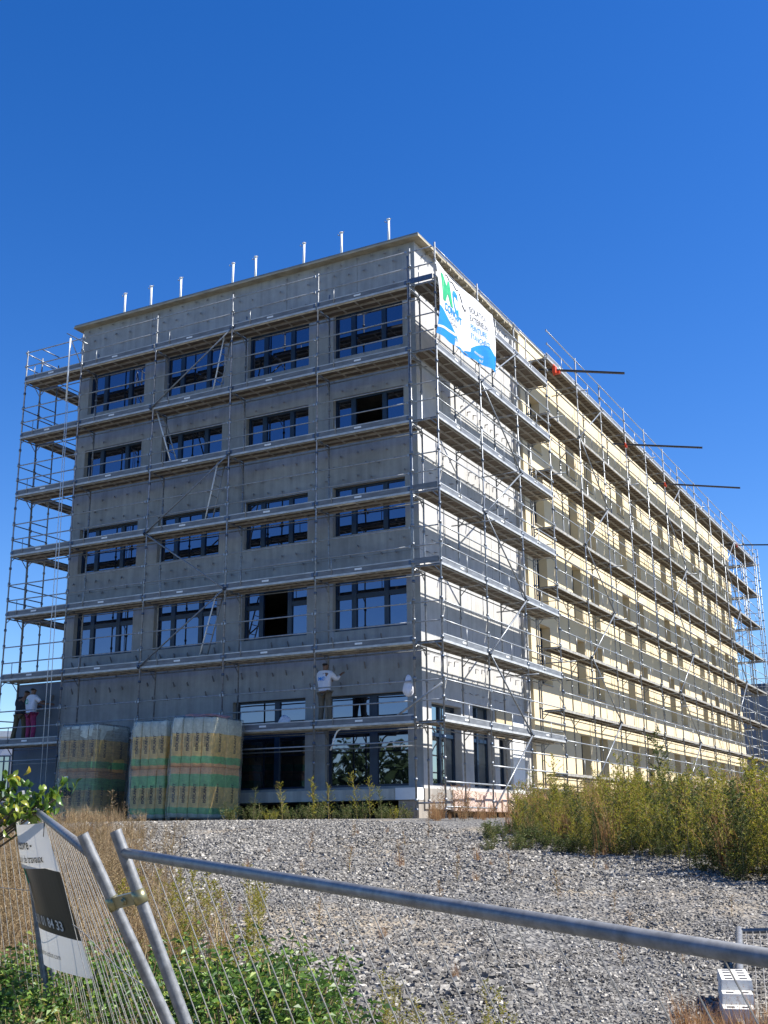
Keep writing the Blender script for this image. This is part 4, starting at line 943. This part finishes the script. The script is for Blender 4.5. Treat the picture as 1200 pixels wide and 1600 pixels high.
far_building(-9.0, 62, R(4), 34, 20, 9.6, -2.4, simple('blue_grey_cladding', (0.13, 0.17, 0.23), 0.55, 0.1, 0.08, 1.0), [(9, 10.5, 4.5, 7), (12, 14, 3.5, 7)], 'blue-grey clad building beyond the right end of the cream wall', ribs=True, cap=simple('dark_blue_roof_edge', (0.02, 0.05, 0.11), 0.5, 0, 0.1, 2))

# ------------------------------------------------------------------ stones
def stones(n, smin, smax, gen, name, label, seed, power=2.2):
    rs = np.random.default_rng(seed); st_ = gen(rs, n); x = CP[0]+FH[0]*st_[:, 0]+RH[0]*st_[:, 1]; y = CP[1]+FH[1]*st_[:, 0]+RH[1]*st_[:, 1]; n = len(x)
    sz = smin+(smax-smin)*rs.random(n)**power
    base = np.array([(-1, -1, -.6), (1, -1, -.6), (1, 1, -.6), (-1, 1, -.6), (-.7, -.7, .6), (.7, -.7, .6), (.7, .7, .6), (-.7, .7, .6)])
    Fb = np.array([(0, 3, 2, 1), (4, 5, 6, 7), (0, 1, 5, 4), (1, 2, 6, 5), (2, 3, 7, 6), (3, 0, 4, 7)])
    Vb = base[None]*(0.55+0.75*rs.random((n, 8, 3)))*np.array([1, 1, 0.8])*(0.6+0.7*rs.random((n, 1, 3)))*sz[:, None, None]*0.5
    an = rs.random((n, 3))*np.array([0.9, 0.9, 6.28])-np.array([0.45, 0.45, 0])
    c, s_ = np.cos(an), np.sin(an)
    def rot(V, i, j, c, s_): a = V[..., i]*c[:, None]-V[..., j]*s_[:, None]; b = V[..., i]*s_[:, None]+V[..., j]*c[:, None]; V[..., i] = a; V[..., j] = b
    rot(Vb, 0, 1, c[:, 2], s_[:, 2]); rot(Vb, 1, 2, c[:, 0], s_[:, 0]); rot(Vb, 0, 2, c[:, 1], s_[:, 1])
    Vb += np.stack([x, y, gz(x, y)+sz*0.10], -1)[:, None, :]
    F = (Fb[None]+8*np.arange(n)[:, None, None]).reshape(-1, 4)
    tag(link(name, np_mesh(name, Vb.reshape(-1, 3), F, M['stone'])), label, 'gravel', kind='stuff')
def dens(s, t):
    v = vnoise(s*0.55, t*0.8, 2.3)+0.35*vnoise(s*2.1, t*2.6, 5.1); d = np.clip(1.0-1.5*np.clip(v-0.28, 0, 1), 0.14, 1)
    dust = np.exp(-((s-13.3)/0.7)**2-((t-2.0)/1.4)**2)+np.exp(-((s-12.4)/0.5)**2-((t-3.9)/0.8)**2)+0.8*np.exp(-((s-24.8)/1.0)**2-((t-1.2)/1.2)**2); return np.clip(d-0.8*dust, 0.08, 1)
def gen_near(rs, n):
    s = 6.5+(15-6.5)*rs.random(n)**1.3; t = -s*0.30+(s*0.30+s*0.36+0.5)*rs.random(n); k = ~((t < -0.20*s) & (s > 7)); k &= rs.random(len(s)) < dens(s, t); return np.stack([s, t], 1)[k]
def gen_far(rs, n):
    s = 14+12.8*rs.random(n); t = -s*0.26+(s*0.26+s*0.36+0.5)*rs.random(n); k = (t < 2.6+(19.5-s)*0.5) | (s > 40); k &= ~((s > 26) & (t > 0)); k &= rs.random(len(s)) < dens(s, t); return np.stack([s, t], 1)[k]
stones(120000, 0.010, 0.040, gen_near, 'gravel', 'grey crushed stone strewn over the near yard', 11)
stones(130000, 0.018, 0.062, gen_far, 'gravel', 'grey crushed stone strewn in front of the building', 12)
def gen_heap(rs, n):
    s = rs.normal(9.6, 0.75, n); t = rs.normal(-0.45, 0.65, n); return np.stack([s, t], 1)
stones(3600, 0.02, 0.075, gen_heap, 'gravel', 'coarser broken stone beside the green plants', 13, 1.5)
mb = MB(); pb = st(8.0, -0.27); mb.obox((0, 0, 0.03), (0.05, 0.01, 0), (-0.008, 0.035, 0.01), (0, 0, 0.035)); mb.obox((0.07, 0.01, 0.02), (0.03, 0.0, 0.01), (0, 0.03, 0), (0, 0, 0.02))
tag(mb.build('brick_fragment', simple('red_brick', (0.35, 0.10, 0.06), 0.9, 0, 0.3, 20, 0.4), loc=(pb[0], pb[1], float(gz(*pb)))), 'broken piece of red brick on the gravel behind the fence', 'brick')

# ------------------------------------------------------------------ plants
class Tris:
    def __init__(s): s.V = []; s.F = []; s.m = []; s.n = 0
    def add(s, V, F, m): s.V.append(V); s.F.append(F+s.n); s.m.append(np.full(len(F), m)); s.n += len(V)
    def arr(s): return np.concatenate(s.V), np.concatenate(s.F), np.concatenate(s.m)
def stem_geo(T_, pts, r0, r1, m):
    pts = np.array(pts); k = len(pts); V = []; 
    for i, p in enumerate(pts):
        r = r0+(r1-r0)*i/(k-1)
        for a in (0, 2.1, 4.2): V.append(p+np.array([math.cos(a)*r, math.sin(a)*r, 0]))
    F = []
    for i in range(k-1):
        for j in range(3): a = i*3+j; b = i*3+(j+1) % 3; F += [(a, b, b+3), (a, b+3, a+3)]
    T_.add(np.array(V), np.array(F), m)
def leaves(T_, P, D, L, W, m, rs, droop=0.2):
    """rhombic leaves at P with direction D"""
    n = len(P); D = D/np.linalg.norm(D, axis=1, keepdims=True); rnd = rs.normal(size=(n, 3)); S_ = np.cross(D, rnd); S_ /= np.linalg.norm(S_, axis=1, keepdims=True)
    L = np.broadcast_to(L, n)[:, None]; W = np.broadcast_to(W, n)[:, None]
    a = P; b = P+D*L*0.45+S_*W; c = P+D*L; d = P+D*L*0.45-S_*W; c = c-np.array([0, 0, 1])*L*droop
    V = np.stack([a, b, c, d], 1).reshape(-1, 3); i = 4*np.arange(n)[:, None]; F = np.concatenate([i+np.array([[0, 1, 2]]), i+np.array([[0, 2, 3]])]); T_.add(V, F, m)
def weed(seed, h=1.3, nb=34, spread=0.22, lf=14, leaf=(0.035, 0.006), dens=1.0):
    """feathery upright weed: a stem, short rising side branches, narrow leaves"""
    rs = np.random.default_rng(seed); T_ = Tris(); lean = rs.normal(0, 0.06, 2); k = 6
    st_ = [np.array([lean[0]*(i/k)**2*h, lean[1]*(i/k)**2*h, h*i/k]) for i in range(k+1)]; stem_geo(T_, st_, 0.008, 0.002, 1)
    P = []; D = []
    for b in range(nb):
        f = 0.12+0.86*(b+rs.random())/nb; base = np.array([lean[0]*f*f*h, lean[1]*f*f*h, h*f]); a = rs.random()*6.28
        bl = spread*(1.15-f)**0.6*(0.6+0.6*rs.random())*(0.5+min(1, f*2.5)*0.5); rise = 0.5+0.6*rs.random()
        tip = base+np.array([math.cos(a)*bl, math.sin(a)*bl, bl*rise]); stem_geo(T_, [base, (base+tip)/2+np.array([0, 0, -0.01]), tip], 0.003, 0.001, 1)
        n = int(lf*dens*(0.5+bl/spread)); t = rs.random((n, 1)); p = base+(tip-base)*t; d = (tip-base)[None]*0.8/bl+rs.normal(0, 0.7, (n, 3)); P.append(p); D.append(d)
    n = int(nb*2); f = rs.random((n, 1)); P.append(np.concatenate([lean[0]*f*f*h, lean[1]*f*f*h, f*h], 1)); D.append(rs.normal(0, 1, (n, 3))+np.array([0, 0, 0.6]))
    P = np.concatenate(P); D = np.concatenate(D); leaves(T_, P, D, leaf[0]*(0.6+0.8*rs.random(len(P))), leaf[1], 0, rs); return T_.arr()
def tuft(seed, h=0.5, n=40, r=0.1, w=0.004, lean=0.5):
    rs = np.random.default_rng(seed); T_ = Tris(); a = rs.random(n)*6.28; rr = r*rs.random(n)**0.5; base = np.stack([np.cos(a)*rr, np.sin(a)*rr, np.zeros(n)], 1)
    b = rs.random(n)*6.28; hh = h*(0.45+0.55*rs.random(n)); le = lean*hh*rs.random(n); o_ = np.stack([np.cos(b)*le, np.sin(b)*le, np.zeros(n)], 1); sd_ = np.stack([-np.sin(b), np.cos(b), np.zeros(n)], 1)*w
    m1 = base+o_*0.3+np.stack([0*hh, 0*hh, hh*0.55], 1); tp = base+o_+np.stack([0*hh, 0*hh, hh], 1)
    V = np.stack([base-sd_, base+sd_, m1+sd_*.8, m1-sd_*.8, tp], 1).reshape(-1, 3); i = 5*np.arange(n)[:, None]
    T_.add(V, np.concatenate([i+np.array([[0, 1, 2]]), i+np.array([[0, 2, 3]]), i+np.array([[3, 2, 4]])]), 0)
    q = rs.random(n) < 0.5; P = tp[q]; P = np.repeat(P, 5, 0)+rs.normal(0, 0.012, (q.sum()*5, 3)); leaves(T_, P, rs.normal(0, 1, (len(P), 3))+np.array([0, 0, 1.5]), 0.014, 0.0022, 0, rs); return T_.arr()
def leafy(seed, h=0.6, r=0.3, n=260, L=0.06, W=0.018, stems=8):
    rs = np.random.default_rng(seed); T_ = Tris(); P = []; D = []
    for k in range(stems):
        a = rs.random()*6.28; rr = r*rs.random()**0.5; tip = np.array([math.cos(a)*rr, math.sin(a)*rr, h*(0.6+0.4*rs.random())]); base = tip*np.array([0.25, 0.25, 0]); mid = (base+tip)/2+rs.normal(0, 0.03, 3)
        stem_geo(T_, [base, mid, tip], 0.006, 0.002, 1); m_ = n//stems; t = rs.random((m_, 1))**0.7; p = np.where(t < 0.5, base+(mid-base)*t*2, mid+(tip-mid)*(t*2-1)); P.append(p+rs.normal(0, 0.02, (m_, 3)))
        d = rs.normal(0, 1, (m_, 3)); d[:, 2] = np.abs(d[:, 2])*0.5; D.append(d)
    P = np.concatenate(P); D = np.concatenate(D); leaves(T_, P, D, L*(0.5+0.8*rs.random(len(P))), W, 0, rs, 0.35); return T_.arr()
def scatter(name, label, protos, places, mats, cat='weeds', kind='stuff'):
    """places: (x, y, scale, rot, proto)"""
    Vs, Fs, Ms = [], [], []; off = 0
    for (x, y, sc, ro, k) in places:
        V, F, m_ = protos[int(k) % len(protos)]; c, s_ = math.cos(ro), math.sin(ro)
        W = np.stack([(V[:, 0]*c-V[:, 1]*s_)*sc+x, (V[:, 0]*s_+V[:, 1]*c)*sc+y, V[:, 2]*sc], 1); W[:, 2] += float(gz(x, y))-0.02
        Vs.append(W); Fs.append(F+off); Ms.append(m_); off += len(V)
    o = link(name, np_mesh(name, np.concatenate(Vs), np.concatenate(Fs), mats, np.concatenate(Ms))); tag(o, label, cat, kind=kind); return o

W_ = [weed(100+i, 1.0, 30, 0.24, 14) for i in range(6)]
Dw0 = weed(439, 0.5, 26, 0.28, 14, (0.022, 0.003))
Wd = [weed(120+i, 1.0, 36, 0.20, 16, (0.04, 0.007)) for i in range(4)]
Lf = [leafy(200+i, 0.5, 0.3, 300, 0.055, 0.012, 10) for i in range(4)]
Gr = [tuft(300+i, 0.6, 60, 0.13, 0.0035, 0.6) for i in range(6)]
def weed_places(n, cond, smin, smax, tmin, tmax, sc0, sc1, seed, hf=None):
    rs = np.random.default_rng(seed); out = []
    while len(out) < n:
        s = smin+(smax-smin)*rs.random(); t = tmin+(tmax-tmin)*rs.random()
        if not cond(s, t): continue
        p = st(s, t); k_ = hf(s, t) if hf else 1.0
        if k_ <= 0: continue
        out.append((p[0], p[1], k_*(sc0+(sc1-sc0)*rs.random()**1.4), rs.random()*6.28, rs.integers(0, 99)))
    return out
def edge(s): return 2.35+np.interp(s, [13.0, 14.3, 16, 17.5, 19.2, 21, 24, 30], [3.6, 2.3, 1.5, 0.6, -0.2, -0.25, 0.3, 1.2])
def hbank(s, t):
    d = t/s; k = float(np.interp(d, [0.08, 0.13, 0.20, 0.27, 0.36], [0.55, 0.70, 0.86, 0.98, 1.0]))
    return k*(1+0.22*math.sin(s*1.7+t*2.3)*math.cos(t*1.9-s*0.8))
inw = lambda s, t: t > edge(s) and (st(s, t)[0] > 0.45) and t < 0.36*s+1.5
big = weed_places(620, inw, 13.2, 44, 1.5, 16, 0.50, 1.22, 1, hbank)
big += weed_places(240, lambda s, t: inw(s, t) and t < edge(s)+2.2, 13.2, 24, 1.5, 9, 0.45, 1.3, 2, hbank)
scatter('weeds', 'thick yellow-green weeds in front of the cream wall', W_, big, [M['weed'], M['stem']])
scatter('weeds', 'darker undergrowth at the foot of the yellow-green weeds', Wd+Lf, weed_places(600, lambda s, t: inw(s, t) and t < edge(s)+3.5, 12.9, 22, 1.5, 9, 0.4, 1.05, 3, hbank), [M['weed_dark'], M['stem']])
scatter('weeds', 'rusty brown seed stalks among the yellow-green weeds', Gr, weed_places(190, inw, 13.0, 30, 1.5, 11, 0.8, 2.0, 4, hbank), [M['rust']])
scatter('weeds', 'low green patch spreading at the left foot of the weeds', Lf, weed_places(60, lambda s, t: True, 17.6, 20.6, 1.5, 2.9, 0.35, 0.7, 5), [M['weed_dark'], M['stem']])
scatter('weeds', 'reddish dry weeds under the corner of the building', Gr[:2]+[W_[0], W_[2], Dw0], weed_places(75, lambda s, t: True, 24.5, 27.4, 0.9, 3.6, 0.35, 0.85, 6), [M['rust'], M['stem']])
# single tall weeds standing above the mass, and those under the ledge
def lone(s, t, sc, k, mats, label, name='tall_weed', group='single weeds standing clear of the mass'):
    V, F, m_ = (W_+Wd+Lf)[k]; p = st(s, t); e = empty(name, (p[0], p[1], float(gz(*p))-0.01), random.uniform(0, 6)); e.scale = (sc, sc, sc); tag(e, label, 'weed', group)
    for mi_, nm in ((1, 'stem'), (0, 'leaves')):
        f = F[m_ == mi_]; us, inv = np.unique(f, return_inverse=True); link(nm, np_mesh(nm, V[us], inv.reshape(f.shape), mats[0] if mi_ == 0 else mats[1]), e)
LW = [M['weed'], M['stem']]; LD = [M['weed_dark'], M['stem']]
lone(22, 5.15, 1.75, 6, LD, 'tallest dark feathery weed, right of the middle of the cream wall')
lone(21, 4.2, 1.35, 0, LW, 'thin weed rising just left of the tallest one'); lone(23, 3.3, 1.3, 1, LW, 'thin weed at the left end of the mass, by the start of the cream wall')
lone(19, 5.9, 1.35, 7, LW, 'bushy-topped weed right of the tallest one'); lone(17, 5.3, 1.3, 8, LW, 'weed at the right edge of the picture top of the mass')
lone(15.5, 3.9, 1.15, 2, LW, 'bright green feathery weed at the front edge of the mass')
for i, (px, sc, k) in enumerate(((405, 0.75, 0), (425, 0.5, 10), (447, 0.85, 3), (470, 0.55, 11), (492, 0.95, 6), (515, 0.8, 4), (540, 0.7, 12), (556, 1.05, 1), (575, 0.95, 5), (592, 0.75, 8), (607, 0.6, 13), (437, 0.45, 12), (520, 0.5, 13))):
    s = 27.2+0.9*math.sin(i*2.3); lone(s, (px-600)/1792*s*1.035, sc, k, LW if i % 3 else LD, 'weed %s under the window ledge, number %s along the row' % (['short', 'bushy', 'tall', 'drooping'][i % 4], i+1) if False else
         '%s weed under the concrete ledge, %s' % (['short', 'bushy', 'tall', 'drooping'][i % 4], ['at the left end by the stacks', 'second by the stacks', 'below the left window post', 'beside the left window middle', 'left of the scaffold post', 'at the scaffold post foot', 'just right of the scaffold post', 'largest one, bright green', 'right neighbour of the largest', 'third from the corner block', 'by the corner block', 'low one in front at the left', 'low one in front near the middle'][i]), 'ledge_weed', 'weeds growing under the concrete ledge')
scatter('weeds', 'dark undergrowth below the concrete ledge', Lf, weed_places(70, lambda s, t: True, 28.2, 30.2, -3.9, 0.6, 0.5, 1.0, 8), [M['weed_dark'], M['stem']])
# left dry grass bank
dryz = lambda s, t: -0.37*s-0.8 < t < -0.195*s-0.05+0.35*math.sin(s*1.9)-1.0*random.random()**2+0.5*random.random()**4
Dw = [weed(440+i, 0.62, 30, 0.30, 17, (0.020, 0.0022)) for i in range(6)]
scatter('dry_grass', 'tan dry grass bank on the left side behind the fence', Gr+Dw+Dw, weed_places(950, dryz, 7.8, 14, -5.5, -1.0, 0.6, 1.05, 9)+weed_places(650, dryz, 13, 20.5, -8.5, -2.0, 0.45, 0.8, 29), [M['dry'], M['stem']], 'dry grass')
scatter('dry_grass', 'dead brown twiggy growth inside the dry grass bank', [weed(400+i, 0.7, 26, 0.2, 5, (0.02, 0.003)) for i in range(3)], weed_places(420, dryz, 7.8, 20, -8.5, -1.0, 0.45, 0.85, 10), [M['rust'], M['stem']], 'dry grass')
scatter('weeds', 'olive weeds on the edge between dry grass and gravel', Wd+W_, weed_places(70, lambda s, t: -0.22*s < t < -0.10*s, 7.6, 13, -2.6, -0.8, 0.3, 0.6, 12), [M['weed'], M['stem']])
lf2 = [leafy(500+i, 0.55, 0.28, 900, 0.036, 0.0075, 14) for i in range(4)]
scatter('weeds', 'lush green leafy plants behind the fence posts', lf2, weed_places(80, lambda s, t: -0.215*s < t < -0.075*s, 5.6, 7.9, -1.7, -0.25, 0.8, 1.3, 13)+weed_places(26, lambda s, t: -0.165*s < t < -0.08*s, 6.2, 7.4, -1.3, -0.45, 1.35, 1.75, 33), [M['leaf'], M['stem']])
scatter('weeds', 'blue-green thistle leaves among the lush plants', [leafy(600+i, 0.6, 0.25, 200, 0.065, 0.012, 8) for i in range(3)], weed_places(22, lambda s, t: -0.20*s < t < -0.06*s, 5.8, 7.2, -1.5, -0.3, 0.9, 1.3, 14), [M['leaf2'], M['stem']])
scatter('weeds', 'bright green nettle bank at the lower left corner', lf2, weed_places(160, lambda s, t: -0.40*s < t < -0.20*s, 5.0, 8.0, -3.3, -1.0, 0.7, 1.5, 15), [M['leaf'], M['stem']])
scatter('dry_grass', 'straw-coloured stems at the bottom left below the notice sheet', Gr, weed_places(100, lambda s, t: -0.36*s < t < -0.12*s, 4.7, 6.3, -2.3, -0.6, 0.8, 1.3, 16), [M['dry'], M['stem']], 'dry grass')
scatter('weeds', 'sparse yellow-green sprigs on the gravel just behind the fence', W_, weed_places(40, lambda s, t: -0.06*s < t < 0.10*s, 6.4, 8.2, -0.5, 0.85, 0.25, 0.55, 17), [M['weed'], M['stem']])
scatter('weeds', 'dry reddish sprigs around the concrete feet', Gr, weed_places(46, lambda s, t: True, 7.4, 8.3, 1.9, 3.2, 0.35, 0.7, 18), [M['rust']])
scatter('weeds', 'scattered small plants on the open gravel', Gr+W_, weed_places(46, lambda s, t: t < 2+(19-s)*0.45, 9.5, 22, -2.0, 5.0, 0.2, 0.45, 19), [M['rust'], M['weed']])
scatter('dry_grass', 'dry grass at the feet of the insulation stacks', Gr+[weed(700, 0.9, 26, 0.25, 8)], weed_places(80, lambda s, t: True, 24.5, 27.5, -9.2, -5.6, 0.35, 0.8, 20), [M['dry'], M['stem']], 'dry grass')

# broad-leaved shrub reaching in at the left
def shrub():
    rs = np.random.default_rng(77); base = st(6.9, -3.2); zg = float(gz(*base)); e = empty('leafy_shrub', (base[0], base[1], zg)); tag(e, 'glossy broad-leaved shrub reaching in over the fence at the left edge', 'shrub')
    T_ = Tris(); P = []; D = []; o3 = np.array([base[0], base[1], zg]); tops = []
    mbb = MB()
    for k in range(19):
        tx = -2.05-1.0*rs.random() if k > 9 else -1.84-0.38*rs.random(); s_ = 6.45+0.6*rs.random(); z = CP[2]+(0.30 if k % 2 else 0.20)+rs.uniform(-0.12, 0.02)
        p = st(s_, tx); tip = np.array([p[0], p[1], z]); root = o3+np.array([0, 0, 0.1]); mid = (root+tip)/2+np.array([0, 0, 0.35])
        pts = [root+(mid-root)*i/3 for i in range(3)]+[mid+(tip-mid)*i/5 for i in range(6)]; mbb.path([tuple(q-o3) for q in pts], 0.006, 5)
        for i in range(0, 46, 2):
            f = 0.80+0.24*i/45; q = mid+(tip-mid)*f; P.append(q+rs.normal(0, 0.035, 3)+np.array([0, 0, 0.03])); D.append(np.array([rs.normal(0, 0.6), rs.normal(0, 0.6), -0.75+rs.normal(0, 0.3)]))
    P = np.array(P)-o3; D = np.array(D); D /= np.linalg.norm(D, axis=1, keepdims=True); n = len(P); L = (0.048+0.030*rs.random(n))[:, None]
    side = np.cross(D, rs.normal(size=(n, 3))); side /= np.linalg.norm(side, axis=1, keepdims=True); nr = np.cross(D, side); W = L*0.27
    rows_ = []
    for f, wf, dz in ((0, 0.05, 0), (0.2, 0.75, 0.02), (0.45, 1.0, 0.03), (0.75, 0.62, -0.02), (1.0, 0.04, -0.14)):
        c = P+D*L*f+nr*L*dz*2; rows_.append(np.stack([c-side*W*wf+nr*W*wf*0.45, c, c+side*W*wf+nr*W*wf*0.45], 1))
    V = np.stack(rows_, 1).reshape(-1, 3); i = 15*np.arange(n)[:, None, None]; q = []
    for r_ in range(4):
        for c_ in range(2): a = r_*3+c_; q.append((a, a+1, a+4, a+3))
    F = (i+np.array(q)[None]).reshape(-1, 4); link('leaves', np_mesh('leaves', V, F, M['shrubleaf'], smooth=True), e); mbb.build('branches', M['bark'], e)
shrub()

# wood behind the photographer, seen only mirrored in the glass
rs = np.random.default_rng(5); T_ = Tris(); n = 60000
q_ = rs.random(n) < 0.6; u_ = rs.random(n); bx = np.where(q_, -170+230*u_, 85+rs.normal(0, 3, n)); by = np.where(q_, -95+rs.normal(0, 3, n), 20+220*u_)
hh = rs.random(n)**0.8*(8.5+2.5*np.sin(bx*0.13+by*0.11)+1.8*np.sin(bx*0.31))
P = np.stack([bx, by, -4.6+hh], 1); leaves(T_, P, rs.normal(size=(n, 3)), 0.9, 0.35, 0, rs)
V, F, m_ = T_.arr(); tag(link('far_wood', np_mesh('far_wood', V, F, M['tree'])), 'dark line of trees across the road from the site', 'wood', kind='stuff')
